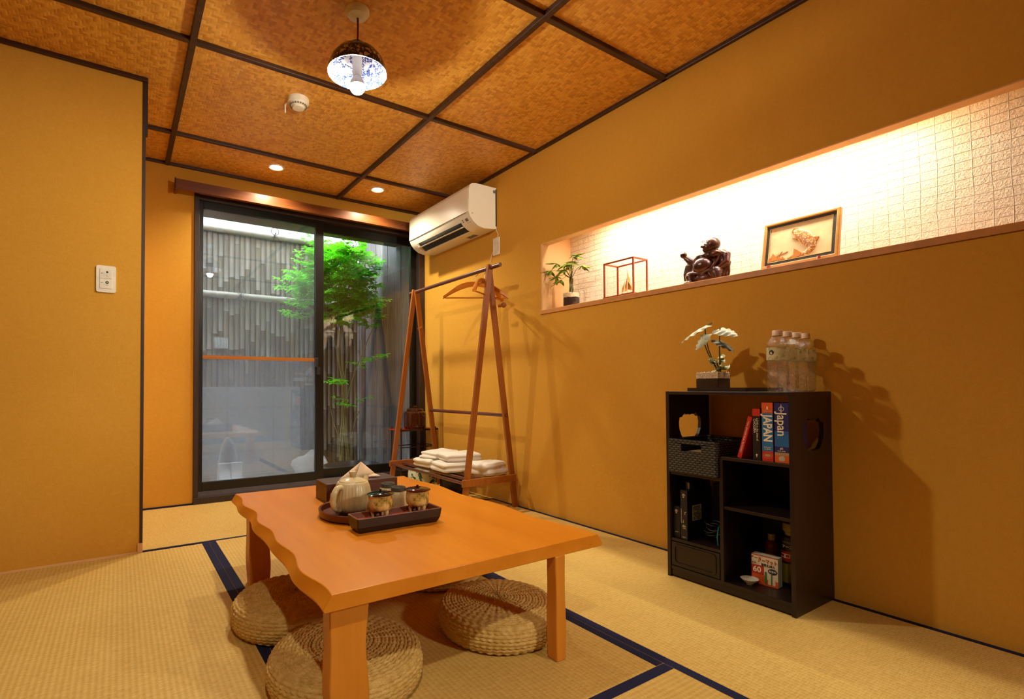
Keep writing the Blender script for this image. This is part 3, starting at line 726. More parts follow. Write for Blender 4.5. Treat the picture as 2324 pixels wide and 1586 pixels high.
for k in range(22):
    b = NB(); yy = AY0+.14+k*.027; prism(b, [[(1.945, 1.868), (1.976, 1.892), (1.99, 1.882), (1.962, 1.850)]], fa, yy, yy+.002); obj('air_vane', b, M['grey'], t)
b = NB(); prism(b, [[(1.930, 1.823), (1.936, 1.819), (1.985, 1.842), (2.004, 1.862), (2.001, 1.866), (1.982, 1.848)]], fa, AY0+.125, AY1-.08); obj('louver', b, M['acw'], t, bevel=.001)
b = NB(); box(b, 2.128, 2.1355, AY0-.003, AY0+.002, 1.83, 2.08); obj('rear_edge', b, M['acg'], t)
b = NB(); lathe(b, [(0, 0), (.011, 0), (.011, .002), (0, .002)], (2.118, AY0, 2.062), 20, mat=Matrix.Rotation(PI/2, 4, 'X')); obj('side_cap', b, M['grey'], t); b = NB(); box(b, 1.932, 1.935, AY0-.001, AY0+.002, 1.884, 1.890); box(b, 1.938, 1.941, AY0-.001, AY0+.002, 1.884, 1.890); obj('side_marks', b, M['grey'], t)
b = NB()
nrm = Vector((-.03, 0, -.027)).normalized()
def acq(y0, y1, s0, s1, mi=0):
    A, B = Vector((1.918, 0, 1.865)), Vector((1.945, 0, 1.835)); d = (B-A)
    P = [A+d*s0, A+d*s1]; off = Vector((-.0006, 0, -.0006))
    quad(b, P[0]+off+Vector((0, y0, 0)), P[0]+off+Vector((0, y1, 0)), P[1]+off+Vector((0, y1, 0)), P[1]+off+Vector((0, y0, 0)), mi)
acq(2.735, 2.765, .1, .6, 0); acq(2.785, 2.80, .1, .25, 0); acq(2.785, 2.80, .4, .55, 0); acq(2.735, 2.739, .85, .98, 1); acq(2.727, 2.731, .8, .98, 0); acq(2.745, 2.765, .85, .9, 0)
obj('indicator_print', b, [M['grey'], M['green_led']], t, recalc=False)
b = NB(); box(b, 2.06, 2.10, 2.86, 2.95, 1.8045, 1.8055); obj('underside_label', b, M['grey'], t)
b = NB(); tube(b, [(2.131, 2.712, 1.84), (2.128, 2.69, 1.80), (2.131, 2.675, 1.77), (2.129, 2.70, 1.70), (2.130, 2.75, 1.64), (2.129, 2.76, 1.60)], .002, 6); obj('loose_wire', b, M['white'], t)
t = thing('wall_plate', 'white blank wall plate with a thin wire below the air conditioner', 'wall plate', (2.13, 2.698, 1.636))
b = NB(); box(b, 2.1285, 2.136, 2.665, 2.731, 1.636, 1.753); obj('plate', b, M['white'], t, bevel=.002)
# ================================================================== LOW TABLE
TZ = .32
t = thing('low_table', 'low orange lacquered wooden table with wavy live edges', 'table', (.78, 1.62, 0))
def wavy(y, side):
    if side < 0:
        return .367+.030*(y-1.03)+.0075*math.sin((y-1.03)*2*PI/.262+.6)+.003*math.sin((y-1.0)*2*PI/.41+1)
    return 1.174+.010*math.sin((y-1.05)*2*PI/.42+1.2)
N = 72; ys = [1.028+(2.215-1.028)*i/N for i in range(N+1)]
b = NB()
prof = [(0.0, .000, 0), (.002, -.004, 0), (.010, -.016, .3), (.018, -.028, .8), (.014, -.034, 1), (.006, -.036, 1)]
rows = []
for q, (off, dz, amp) in enumerate(prof):
    row = []
    for y in ys: row.append((wavy(y, -1)-off-amp*.004*math.sin(y*24+1), y, TZ+dz))
    ext_f = -.002*q if q < 5 else 0
    for y in reversed(ys): row.append((wavy(y, 1)+off+amp*.003*math.sin(y*20+1), y, TZ+dz))
    rows.append([b.verts.new(p) for p in row])
n_ = len(rows[0])
for a, c in zip(rows, rows[1:]):
    for k in range(n_): b.faces.new((a[k], a[(k+1) % n_], c[(k+1) % n_], c[k]))
for row in (rows[0], rows[-1]):
    for k in range(N): b.faces.new((row[k], row[k+1], row[n_-2-k], row[n_-1-k]))
obj('tabletop', b, M['tablew'], t, smooth=38, bevel=.0015)
def tleg(cx, cy, sx, sy, outw):
    b = NB(); K = 14; rings = []
    for i in range(K+1):
        s = i/K; z = (TZ-.034)*s
        wv = 1+.05*math.cos(2*PI*(s*1.5-.45))
        hx, hy = sx*wv, sy*(1+.06*math.sin(5*s))
        dx = .002*math.sin(2*PI*s+1)*outw
        rings.append([b.verts.new((cx+dx+a*hx, cy+c*hy, z)) for a, c in ((-1, -1), (1, -1), (1, 1), (-1, 1))])
    for a, c in zip(rings, rings[1:]):
        for k in range(4): b.faces.new((a[k], a[(k+1) % 4], c[(k+1) % 4], c[k]))
    b.faces.new(rings[0]); b.faces.new(rings[-1])
    obj('leg', b, M['tableleg'], t, smooth=30, bevel=.003)
tleg(.426, 1.082, .0435, .024, 1); tleg(1.027, 1.043, .0175, .0190, 0); tleg(.455, 2.06, .038, .030, 1); tleg(1.09, 2.07, .038, .03, -1)

# ================================================================== STRAW CUSHIONS
def cushion(R=.193, H=.092):
    P = []; 
    for i in range(41): P.append((R*.9*i/40, H-.010*(i/40)**3))
    for i in range(1, 17):
        a = PI/2-PI*i/16; P.append((R*.9+R*.1*math.cos(a), H*.5-.004+(H*.5-.006)*math.sin(a)*1.0))
    P.append((R*.6, 0.002)); P.append((0, 0.002))
    # resample by arc length
    L = [0]
    for p, q in zip(P, P[1:]): L.append(L[-1]+math.dist(p, q))
    top = L[56]; n = 150; out = []
    for i in range(n+1):
        s = top*i/n; k = max(j for j in range(57) if L[j] <= s+1e-9); k = min(k, 55); f = (s-L[k])/(L[k+1]-L[k])
        a, c = P[k], P[k+1]; q = (a[0]+(c[0]-a[0])*f, a[1]+(c[1]-a[1])*f)
        tx, tz = c[0]-a[0], c[1]-a[1]; l = math.hypot(tx, tz); out.append((q[0], q[1], -tz/l*1.0, tx/l, s))
    T = 300; b = NB(); rings = []; pitch = .0098
    for (r, z, nx, nz, s) in out:
        ring = []
        if r < 1e-4: rings.append([b.verts.new((0, 0, z))]); continue
        kr = math.floor(s/pitch); f = s/pitch-kr; base = abs(math.sin(PI*f))**.6
        cnt = 44 if r < R*.97 else 60
        for k in range(T):
            th = 2*PI*k/T; ph = th*cnt+(f-.5)*3.2*(1 if kr % 2 else -1)
            h = .0034*base+.0016*math.sin(ph)*base+.0018*noise.noise(Vector((r*14*math.cos(th), r*14*math.sin(th), kr*.7)))
            if r < .13: h += .0008*math.sin(th*22)
            ring.append(b.verts.new(((r+nx*h)*math.cos(th), (r+nx*h)*math.sin(th), z+nz*h)))
        rings.append(ring)
    for a, c in zip(rings, rings[1:]):
        for k in range(T):
            if len(a) == 1: b.faces.new((a[0], c[k], c[(k+1) % T]))
            else: b.faces.new((a[k], c[k], c[(k+1) % T], a[(k+1) % T]))
    b.faces.new(rings[-1])
    return b
cs = [((.497, 1.258, 0), .3, 'round braided straw floor cushion nearest the camera, beside the front left table leg'),
      ((.487, 1.668, 0), 1.1, 'round braided straw floor cushion below the left wavy edge, behind the nearest one'),
      ((1.004, 1.270, 0), 2.0, 'round braided straw floor cushion by the front right table leg'),
      ((1.066, 1.765, 0), 2.9, 'straw floor cushion mostly hidden behind the table front edge')]
c0 = obj('floor_cushion', cushion(), M['straw'], None, smooth=80, label=cs[0][2], cat='floor cushion', group='straw cushions under the table')
c0.location = cs[0][0]; c0.rotation_euler = (0, 0, cs[0][1])
for (l, r, lab) in cs[1:]:
    q_ = dup(c0, l, r, lab)
    if 'front right' in lab: q_.scale = (.955, .955, 1)

# ================================================================== ON THE TABLE
t = thing('tissue_box', 'dark walnut tissue box cover at the back of the table', 'tissue box', (.795, 1.90, TZ))
MT = Matrix.Translation((.795, 1.898, TZ)) @ Matrix.Rotation(math.radians(-1.2), 4, 'Z')
b = NB(); fz = lambda u, v, w: MT @ Vector((u, v, w))
slot = [(.05*math.cos(a), .018*math.sin(a)) for a in [2*PI*i/20 for i in range(20)]]
prism(b, [[(-.145, -.065), (.145, -.065), (.145, .065), (-.145, .065)], slot], fz, .062, .072)
for q in ((-.145, -.137, -.065, .065), (.137, .145, -.065, .065), (-.137, .137, -.065, -.057), (-.137, .137, .057, .065)): box(b, *q, 0, .062, mat=MT)
obj('box', b, M['tissuebox'], t, bevel=.001)
b = NB(); pts = {}
def tz(u, v):   # folded peak of paper
    return max(.0, .062-abs(u)*.86)*(1-abs(v)*6)+.0735+.003*math.sin(u*60+v*90)
def sheet(A, Bp, Cp, Dp, w1, w2, n_=10):   # a soft four-cornered sheet
    g = [[None]*(n_+1) for _ in range(n_+1)]
    for i in range(n_+1):
        for j in range(n_+1):
            s, q = i/n_, j/n_; p = (Vector(A)*(1-s)+Vector(Bp)*s)*(1-q)+(Vector(Dp)*(1-s)+Vector(Cp)*s)*q
            p.y += w1*math.sin(PI*s)*math.sin(PI*q)+w2*math.sin(5*s+3*q); g[i][j] = b.verts.new(MT @ p)
    for i in range(n_):
        for j in range(n_): b.faces.new((g[i][j], g[i+1][j], g[i+1][j+1], g[i][j+1]))
sheet((-.088, -.030, .0765), (.018, .004, .136), (.020, .006, .130), (-.020, -.012, .0745), -.006, .001)
sheet((.018, .004, .136), (.072, -.004, .088), (.050, -.012, .0745), (-.020, -.012, .0745), -.008, .001)
sheet((.030, -.014, .0755), (.085, -.034, .079), (.070, .012, .086), (.020, .006, .100), .003, .001)
tp = obj('tissue', b, M['tissue'], t, smooth=60); sd = tp.modifiers.new('thick', 'SOLIDIFY'); sd.thickness = .0012; sd.offset = 1

t = obj('round_tray', (lambda b: (lathe(b, [(0, TZ), (.140, TZ), (.149, TZ+.006), (.152, TZ+.026), (.149, TZ+.028), (.144, TZ+.026), (.141, TZ+.010), (.134, TZ+.008), (0, TZ+.008)], (.707, 1.626, 0), 64), b)[1])(NB()), M['traywood'], None, smooth=35,
        label='round red-brown wooden tray under the teapot and ribbed cups', cat='tray')
RZ = TZ+.0085
TP = (.664, 1.622)
t = thing('teapot', 'cream ribbed ceramic teapot on the round tray', 'teapot', (TP[0], TP[1], RZ))
rib = lambda a, z: 1+.030*abs(math.sin(a*17))**.7 if .015 < z < .098 else 1
b = NB(); lathe(b, [(0, .0), (.044, 0), (.047, .008), (.046, .010)], (TP[0], TP[1], RZ), 136, mi=1)
lathe(b, [(.046, .010), (.056, .016), (.0625, .028), (.0635, .045), (.0600, .070), (.0560, .090), (.0525, .103), (.050, .107), (.046, .108), (.044, .104), (0, .102)], (TP[0], TP[1], RZ), 136, rf=rib)
bmesh.ops.remove_doubles(b, verts=b.verts, dist=.0002)
obj('body', b, [M['ribceramic'], M['footbrown']], t, smooth=60)
b = NB(); lathe(b, [(0, .105), (.046, .1075), (.046, .110), (.036, .116), (.018, .121), (.009, .123), (0, .124)], (TP[0], TP[1], RZ), 48); ld = obj('lid', b, M['glaze'], t, smooth=50)
b = NB(); lathe(b, [(.009, .121), (.0095, .128), (.012, .134), (.013, .140), (.011, .141), (.006, .138), (0, .137)], (TP[0], TP[1], RZ), 28); obj('knob', b, M['ribceramic'], ld, smooth=50)
b = NB(); lathe(b, [(0, 0), (.0016, 0), (.0016, .001), (0, .001)], (TP[0]-.004, TP[1]-.020, RZ+.1205), 10); obj('steam_hole', b, M['footbrown'], ld)
hd = Vector((-.90, -.42, 0)).normalized(); c0_ = Vector((TP[0], TP[1], RZ)); b = NB()
tube(b, [c0_+hd*r+Vector((0, 0, z)) for r, z in ((.050, .088), (.060, .097), (.075, .094), (.088, .078), (.093, .055), (.086, .034), (.072, .022), (.060, .020), (.056, .022))], [.009, .0085, .0085, .009, .009, .0085, .008, .007, .005], 12, flat=1.3)
obj('handle', b, M['glaze'], t, smooth=60)
sp = Vector((.75, .5, 0)).normalized(); b = NB()
tube(b, [c0_+sp*r+Vector((0, 0, z)) for r, z in ((.045, .055), (.062, .072), (.074, .092), (.086, .112))], [.020, .016, .011, .008], 14); obj('spout', b, M['glaze'], t, smooth=60)
def ribcup():
    t = thing('ribbed_teacup', '', 'teacup', (0, 0, 0), 0, 'ribbed cups on the round tray')
    b = NB(); lathe(b, [(0, .004), (.031, 0), (.033, .003), (.0335, .02), (.032, .045), (.0285, .062), (.024, .068)], (0, 0, 0), 120, rf=lambda a, z: 1+.035*abs(math.sin(a*14))**.7 if z > .002 else 1)
    obj('cup', b, M['ribceramic'], t, smooth=60)
    b = NB(); lathe(b, [(.0245, .066), (.0265, .069), (.0250, .080), (.0235, .081), (.020, .079), (.018, .074), (0, .073)], (0, 0, 0), 40); obj('foot_ring', b, M['footbrown'], t, smooth=40)
    return t
rc = ribcup()
rcs = [((.812, 1.575, RZ), 'upturned cream ribbed teacup between the two lidded cups'), ((.812, 1.655, RZ), 'upturned cream ribbed teacup furthest back by the tissue box'), ((.705, 1.523, RZ), 'cream ribbed teacup half hidden behind the black-lidded cup')]
rc.location = rcs[0][0]; rc['label'] = rcs[0][1]
for (l, lab) in rcs[1:]: dup(rc, l, .2, lab)
# long tray
t = thing('long_tray', 'long narrow black-brown wooden tray holding two lidded cups', 'tray', (.732, 1.436, TZ))
LT = Matrix.Translation((.731, 1.436, TZ)) @ Matrix.Rotation(math.radians(-1.3), 4, 'Z')
b = NB()
lv = [(0, .132, .030, 0), (.006, .136, .033, 0), (.018, .1415, .037, 0), (.044, .144, .041, 0), (.046, .143, .0405, 1), (.046, .139, .0375, 1), (.044, .137, .0365, 1), (.029, .134, .0345, 1)]
rings = []
for (z, a, c, mi) in lv: rings.append([b.verts.new(LT @ Vector((x, y, z))) for x, y in rrect(-a, a, -c, c, .005, 3)])
for q, (r0, r1) in enumerate(zip(rings, rings[1:])):
    for k in range(len(r0)):
        f = b.faces.new((r0[k], r0[(k+1) % len(r0)], r1[(k+1) % len(r0)], r1[k])); f.material_index = 1 if q > 2 else 0
b.faces.new(rings[0]); f = b.faces.new(rings[-1]); f.material_index = 1
obj('tray', b, [M['traydark'], M['trayrim']], t)
b = NB(); box(b, -.130, .130, -.032, .032, .0292, .0300, mat=LT); obj('red_base', b, M['redfelt'], t)
LZ = TZ+.0302; CS_ = .80
def lidcup(c, lidm, lab):
    t = thing('lidded_teacup', lab, 'lidded cup', (c[0], c[1], LZ), 0, 'lidded cups in the long tray')
    b = NB(); lathe(b, [(0, .028*CS_), (.018, .026*CS_), (.030, .029*CS_), (.0355, .036*CS_), (.0375, .050*CS_), (.037, .068*CS_), (.0355, .083*CS_), (.0365, .086*CS_), (.034, .087*CS_), (.033, .082*CS_), (0, .08*CS_)], (c[0], c[1], LZ), 48); obj('cup', b, M['cup'], t, smooth=50)
    for k in range(3):
        a = 2*PI*k/3+.9; d = Vector((math.cos(a), math.sin(a), 0)); p = Vector((c[0], c[1], LZ))
        b = NB(); tube(b, [p+d*.023+Vector((0, 0, .026)), p+d*.026+Vector((0, 0, .017)), p+d*.0245+Vector((0, 0, .007)), p+d*.0235], [.009, .0065, .0042, .0036], 10); obj('foot', b, M['cup'], t, smooth=60)
    b = NB(); lathe(b, [(0, .086*CS_), (.035, .0865*CS_), (.042, .089*CS_), (.0425, .0905*CS_), (.036, .094*CS_), (.022, .0975*CS_), (.008, .099*CS_), (0, .099*CS_)], (c[0], c[1], LZ), 48); ld = obj('lid', b, lidm, t, smooth=50)
    b = NB(); lathe(b, [(.004, .098*CS_), (.0032, .102*CS_), (.0042, .106*CS_), (.0025, .108*CS_), (0, .1082*CS_)], (c[0], c[1], LZ), 16); obj('knob', b, lidm, ld, smooth=50)
lidcup((.683, 1.446), M['black_lacq'], 'mottled yellow three-footed cup with a black lacquer lid')
lidcup((.812, 1.442), M['red_lacq'], 'mottled yellow three-footed cup with a maroon lacquer lid')

# ================================================================== DARK CABINET
KX, K0, K1, KZ = 1.849, .800, 1.257, .730
t = thing('display_cabinet', 'dark brown open-shelf cabinet with apple-shaped cutouts against the right wall', 'cabinet', (1.99, 1.03, 0))
# apple cutout outline in (x,z)
def apple(cx, cz, w, h):
    P = [(0, .36), (.10, .40), (.17, .37), (.24, .44), (.30, .37), (.36, .30), (.47, .28), (.50, .10), (.48, -.12), (.40, -.32), (.28, -.46), (0, -.50), (-.28, -.46), (-.40, -.32), (-.48, -.12), (-.50, .10), (-.47, .28), (-.36, .30), (-.30, .37), (-.24, .44), (-.17, .37), (-.10, .40)]
    return [(cx+w*p[0], cz+h*p[1]) for p in P]
fs = lambda u, v, w: Vector((u, w, v))
for (y0, y1) in ((K0, K0+.013), (K1-.013, K1)):
    b = NB(); prism(b, [[(KX, 0), (XR-.004, 0), (XR-.004, KZ), (KX, KZ)], apple(1.993, .590, .155, .120)], fs, y0, y1); obj('side_panel', b, M['cab'], t)
xb = XR-.004
parts = [('top_panel', (KX, xb, K0+.013, K1-.013, KZ-.012, KZ)), ('book_shelf', (KX+.004, xb, K0+.013, 1.048, .482, .494)), ('basket_shelf', (KX+.004, xb, 1.046, K1-.013, .403, .414)),
         ('divider', (KX+.002, xb, 1.034, 1.046, .036, .482)), ('middle_shelf', (KX+.006, xb, K0+.013, 1.034, .304, .315)), ('bottom_panel', (KX+.003, xb, K0+.013, K1-.013, .030, .044)),
         ('box_shelf', (KX+.004, xb, 1.046, K1-.013, .142, .153)), ('plinth', (KX+.006, KX+.018, K0+.013, K1-.013, .006, .030))]
for nm, q in parts: b = NB(); box(b, *q); obj(nm, b, M['cab'], t, bevel=.001)
b = NB(); box(b, xb-.006, xb, K0+.013, 1.034, .044, .482); obj('back_panel', b, M['cabin'], t)
b = NB(); box(b, KX+.002, KX+.014, 1.049, K1-.016, .047, .139)
d = obj('drawer', b, M['cab'], t, bevel=.001)
b = NB(); fx = lambda u, v, w: Vector((w, u, v))
prism(b, [rrect(1.062, 1.232, .055, .132, .014), rrect(1.070, 1.224, .062, .125, .010)], fx, KX-.0015, KX+.002); obj('drawer_moulding', b, M['cab'], d)
# wall seen behind top-row is the room's own wall
# things in the cabinet
def tmat(x, y, z, ydir, zdir):   # text plane facing -x
    return basis((x, y, z), ydir, zdir, (-1, 0, 0))
def book(nm_label, y0, y1, h, zb, mats, depth=.13, tilt=0, x0=1.862, cover=None):
    t = thing('book', nm_label, 'book', ((x0+depth/2), (y0+y1)/2, zb), 0, 'books on the cabinet shelf')
    T = Matrix.Identity(4)
    if tilt: T = Matrix.Translation((0, y0, zb)) @ Matrix.Rotation(tilt, 4, 'X') @ Matrix.Translation((0, -y0, -zb))
    b = NB(); box(b, x0, x0+.002, y0, y1, zb, zb+h, mat=T); box(b, x0+.002, x0+depth, y0, y0+.0015, zb, zb+h, mat=T); box(b, x0+.002, x0+depth, y1-.0015, y1, zb, zb+h, mat=T)
    obj('cover', b, mats, t)
    b = NB(); box(b, x0+.0022, x0+depth-.003, y0+.0017, y1-.0017, zb+.002, zb+h-.003, mat=T); obj('pages', b, M['paper'], t)
    return t, T, x0
def band(t, T, x0, y0, y1, z0, z1, m_, nm='spine_band', th=.0005):
    b = NB(); box(b, x0-th, x0, y0, y1, z0, z1, mat=T); return obj(nm, b, m_, t)
DN, LF = (0, 0, -1), (0, -1, 0)     # reading downwards on a spine
SH = .4945
t, T, x0 = book('navy and sky blue thick travel guide, rightmost book on the shelf', .818, .862, .199, SH, M['book_navy'])
band(t, T, x0, .8182, .8618, SH+.053, SH+.105, M['book_sky']); band(t, T, x0, .8182, .8618, SH, SH+.034, M['book_orange'])
band(t, T, x0, .8182, .8618, SH+.024, SH+.034, M['tan_print'], th=.0008)
text('title', 'Japan', .040, tmat(x0-.001, .840, SH+.128, DN, (0, -1, 0)), M['ink_white'], t, bold=.0006, sx=.95)
text('badge_text', '#1', .011, tmat(x0-.001, .840, SH+.0465, LF, (0, 0, 1)), M['ink_white'], t)
text('badge_text', 'best-seller', .006, tmat(x0-.001, .840, SH+.039, LF, (0, 0, 1)), M['ink_white'], t)
b = NB(); prism(b, [[(.840+.008*math.cos(a), SH+.179+.008*math.sin(a)) for a in [2*PI*i/28 for i in range(28)]], [(.840+.0068*math.cos(a), SH+.179+.0068*math.sin(a)) for a in [2*PI*i/28 for i in range(28)]]], fx, x0-.001, x0); obj('logo_ring', b, M['ink_white'], t)
text('logo_text', 'lonely planet', .0056, tmat(x0-.0012, .840, SH+.179, DN, (0, -1, 0)), M['ink_white'], t, bold=.0001)
b = NB(); prism(b, [[(.832, SH+.006), (.848, SH+.006), (.850, SH+.016), (.845, SH+.022), (.836, SH+.023), (.830, SH+.016)]], fx, x0-.001, x0); obj('cover_picture', b, M['rock'], t)
t, T, x0 = book('blue and orange travel guide with large JAPAN title', .866, .902, .199, SH, M['maroon'], cover=1)
band(t, T, x0, .8665, .9015, SH+.034, SH+.163, M['book_blue']); band(t, T, x0, .8665, .9015, SH+.163, SH+.199, M['book_orange']); band(t, T, x0, .8665, .9015, SH, SH+.034, M['book_red'])
text('title', 'JAPAN', .038, tmat(x0-.001, .884, SH+.112, DN, (0, -1, 0)), M['ink_white'], t, bold=.0012, sx=.84)
text('publisher_text', 'ROUGH\nGUIDES', .006, tmat(x0-.001, .884, SH+.044, LF, (0, 0, 1)), M['ink_white'], t)
text('spine_text', 'THE ROUGH GUIDE', .0032, tmat(x0-.001, .884, SH+.170, LF, (0, 0, 1)), M['ink_white'], t)
b = NB(); prism(b, [[(.884, SH+.187), (.886, SH+.183), (.885, SH+.179), (.888, SH+.175), (.884, SH+.177), (.880, SH+.175), (.882, SH+.179), (.881, SH+.183)]], fx, x0-.001, x0); obj('logo_figure', b, M['ink_white'], t)
ov = lambda a, c: [(.884+a*math.cos(q), SH+.020+c*math.sin(q)) for q in [2*PI*i/28 for i in range(28)]]
b = NB(); prism(b, [ov(.0155, .010), ov(.0145, .009)], fx, x0-.001, x0); prism(b, [ov(.010, .005)], fx, x0-.0008, x0); obj('cover_picture', b, M['tan_print'], t)
t, T, x0 = book('black paperback novel with red top, between the JAPAN guide and the leaning book', .907, .932, .177, SH, M['book_black'], .12)
band(t, T, x0, .9072, .9318, SH+.152, SH+.177, M['book_red'])
text('title', 'LOVE in the time of', .0095, tmat(x0-.001, .9165, SH+.106, DN, (0, -1, 0)), M['ink_white'], t, sx=1.0)
text('title', 'CHOLERA', .011, tmat(x0-.001, .9255, SH+.118, DN, (0, -1, 0)), M['ink_white'], t, sx=1.0)
b = NB(); prism(b, [[(.9195+.0028*math.cos(a), SH+.018+.0035*math.sin(a)) for a in [2*PI*i/12 for i in range(12)]]], fx, x0-.001, x0); box(b, x0-.001, x0, .9187, .9203, SH+.010, SH+.016); obj('publisher_mark', b, M['ink_white'], t)
t, T, x0 = book('red paperback dictionary leaning against the black novel', .9725, .9865, .152, SH, M['book_red'], .115, tilt=math.radians(15.0))
text('title', 'Collins  JAPANESE VISUAL DICTIONARY', .0072, T @ tmat(x0-.001, .9795, SH+.078, DN, (0, -1, 0)), M['ink_white'], t, sx=.92)
# basket
t = thing('wicker_basket', 'dark woven basket with hand slot on the left cabinet shelf', 'basket', (1.975, 1.143, .4145))
b = NB(); BY0, BY1, BZ0, BZ1 = 1.050, 1.240, .4148, .540
prism(b, [[(BY0, BZ0), (BY1, BZ0), (BY1, BZ1), (BY0, BZ1)], rrect(1.105, 1.186, .500, .528, .004)], fx, 1.836, 1.846)
prism(b, [[(BY0, BZ0), (BY1, BZ0), (BY1, BZ1), (BY0, BZ1)]], fx, 2.090, 2.100)
box(b, 1.846, 2.09, BY0, BY0+.008, BZ0, BZ1); box(b, 1.846, 2.09, BY1-.008, BY1, BZ0, BZ1); box(b, 1.846, 2.09, BY0+.008, BY1-.008, BZ0, BZ0+.006)
obj('basket_body', b, M['wicker'], t, bevel=.002)
b = NB(); ring = [(1.841, BY0+.004), (1.841, BY1-.004), (2.095, BY1-.004), (2.095, BY0+.004)]
for p, q in zip(ring, ring[1:]+ring[:1]): tube(b, [(p[0], p[1], BZ1), (q[0], q[1], BZ1)], .0055, 8)
obj('rim', b, M['wicker'], t, smooth=60)
b = NB(); box(b, 1.85, 1.96, 1.08, 1.19, .4215, .497); obj('paper_packet', b, M['tan_print'], None, bevel=.002, label='pale printed paper packet visible through the basket slot', cat='packet')
for k in range(4):
    pass
# black product boxes
def bbox(y0, y1, z1, x0, x1, lab, cat='box'):
    t = thing('black_box', lab, cat, ((x0+x1)/2, (y0+y1)/2, .1535), 0, 'black boxes on the lower left shelf')
    b = NB(); box(b, x0, x1, y0, y1, .1535, z1); obj('carton', b, M['binder_side'], t, bevel=.001)
    b = NB(); box(b, x0-.0006, x0, y0+.0008, y1-.0008, .1545, z1-.001); obj('spine', b, M['binder'], t)
    return t
t = bbox(1.214, 1.242, .276, 1.868, 2.03, 'short black carton at far left of the lower cabinet shelf')
def mark(t, y, z, x, s=1):
    b = NB(); rr = lambda r: [(y+r*math.cos(a), z+r*math.sin(a)) for a in [2*PI*i/20 for i in range(20)]]
    prism(b, [rr(.0055*s), rr(.0043*s)], fx, x-.0013, x-.0006); box(b, x-.0013, x-.0006, y-.0015*s, y+.0015*s, z-.0015*s, z+.0025*s); box(b, x-.0013, x-.0006, y-.003*s, y+.003*s, z-.0095*s, z-.0075*s); obj('logo_mark', b, M['paper'], t)
mark(t, 1.229, .258, 1.868); text('print', 'BLACK', .0042, tmat(1.8672, 1.228, .176, LF, (0, 0, 1)), M['paper'], t)
t = bbox(1.179, 1.208, .344, 1.862, 2.03, 'tall black carton with white characters beside the short one')
mark(t, 1.194, .326, 1.862)
for s_, z_ in (('「', .252), ('」', .226), ('仕', .202)): text('print', s_, .017, tmat(1.8612, 1.192, z_, LF, (0, 0, 1)), M['paper'], t)
text('print', 'AUTOMATIC WIFI ROUTER', .0045, tmat(1.8612, 1.2045, .245, DN, (0, -1, 0)), M['paper'], t); text('print', 'BLACK', .0045, tmat(1.8612, 1.193, .163, LF, (0, 0, 1)), M['paper'], t)
b = NB(); box(b, 1.895, 1.955, 1.1782, 1.179, .224, .284); obj('rating_label', b, M['label_grey'], t)
random.seed(4); b = NB()
for r in range(9):
    x = 1.899
    while x < 1.948:
        l = random.uniform(.002, .008)
        if random.random() < .75: box(b, x, min(x+l, 1.951), 1.1776, 1.1782, .229+r*.0058, .2318+r*.0058)
        x += l+.0015
obj('label_print', b, M['ink_black'], t)
b = NB(); box(b, 1.93, 2.07, 1.176, 1.2135, .3465, .352); 
t = bbox(1.130, 1.176, .357, 2.035, 2.11, 'upright black carton at the back behind the tall one')
t = thing('adapter', 'small black plug adapter standing on the black cartons', 'adapter', (1.90, 1.194, .3445)); b = NB(); box(b, 1.885, 1.915, 1.183, 1.200, .3445, .376); obj('body', b, M['binder'], t, bevel=.002); b = NB(); box(b, 1.8842, 1.885, 1.184, 1.190, .350, .372); obj('label_strip', b, M['label_grey'], t)
random.seed(8)
b = NB(); cpts = []
for i in range(60):
    a = i*.62; cpts.append((1.925+.030*math.cos(a)+.008*math.sin(i*.9), 1.110+.034*math.sin(a)*.9+.004*math.sin(i), .160+.0009*i+.022*abs(math.sin(i*.27))))
tube(b, cpts, .0022, 6); obj('cable_coil', b, M['cable_black'], None, smooth=60, label='tangled black cable heaped on the lower left cabinet shelf', cat='cable')
b = NB(); tube(b, [(1.885, 1.073, .158), (1.882, 1.074, .19), (1.885, 1.070, .225), (1.90, 1.068, .245), (1.915, 1.075, .20)], .0024, 6); obj('cable_tie', b, M['cable_teal'], None, smooth=60, label='short teal cable standing out of the black cable heap', cat='cable')
# lower right: dish, mosquito refill box, bottle, spray can
SB = .0445
t = obj('small_dish', (lambda b: (lathe(b, [(0, .0), (.011, 0), (.012, .004), (.022, .012), (.029, .020), (.028, .0205), (.020, .0135), (.010, .007), (0, .006)], (1.905, .972, SB), 36), b)[1])(NB()), M['bowl_white'], None, smooth=50, label='small white porcelain dish at the bottom of the cabinet', cat='dish')
t = thing('refill_box', 'red and cream insect-repellent refill carton behind the small dish', 'box', (1.96, .937, SB))
BM_ = Matrix.Translation((1.937, .937, SB)) @ Matrix.Rotation(math.radians(4), 4, 'Z')
b = NB(); box(b, 0, .035, -.043, .043, 0, .103, mat=BM_); obj('carton', b, M['box_white'], t, bevel=.001)
def fr(q0, q1, z0, z1, m_, nm, th=.0006, T=BM_): b = NB(); box(b, -th, 0, q0, q1, z0, z1, mat=T); return obj(nm, b, m_, t)
fr(-.0425, .0425, .100, .103, M['box_red'], 'red_edge'); fr(.002, .0425, .034, .066, M['box_red'], 'red_block'); fr(-.0425, -.004, 0, .022, M['book_orange'], 'orange_base'); fr(-.004, .0425, 0, .034, M['book_orange'], 'orange_base')
TT = lambda u, z: BM_ @ basis((-.0009, u, z), LF, (0, 0, 1), (-1, 0, 0))
text('brand_text', 'アース', .012, TT(.028, .090), M['ink_red'], t, bold=.0002); text('brand_text', 'ノーマット', .017, TT(-.010, .084), M['ink_red'], t, bold=.0004, sx=.75)
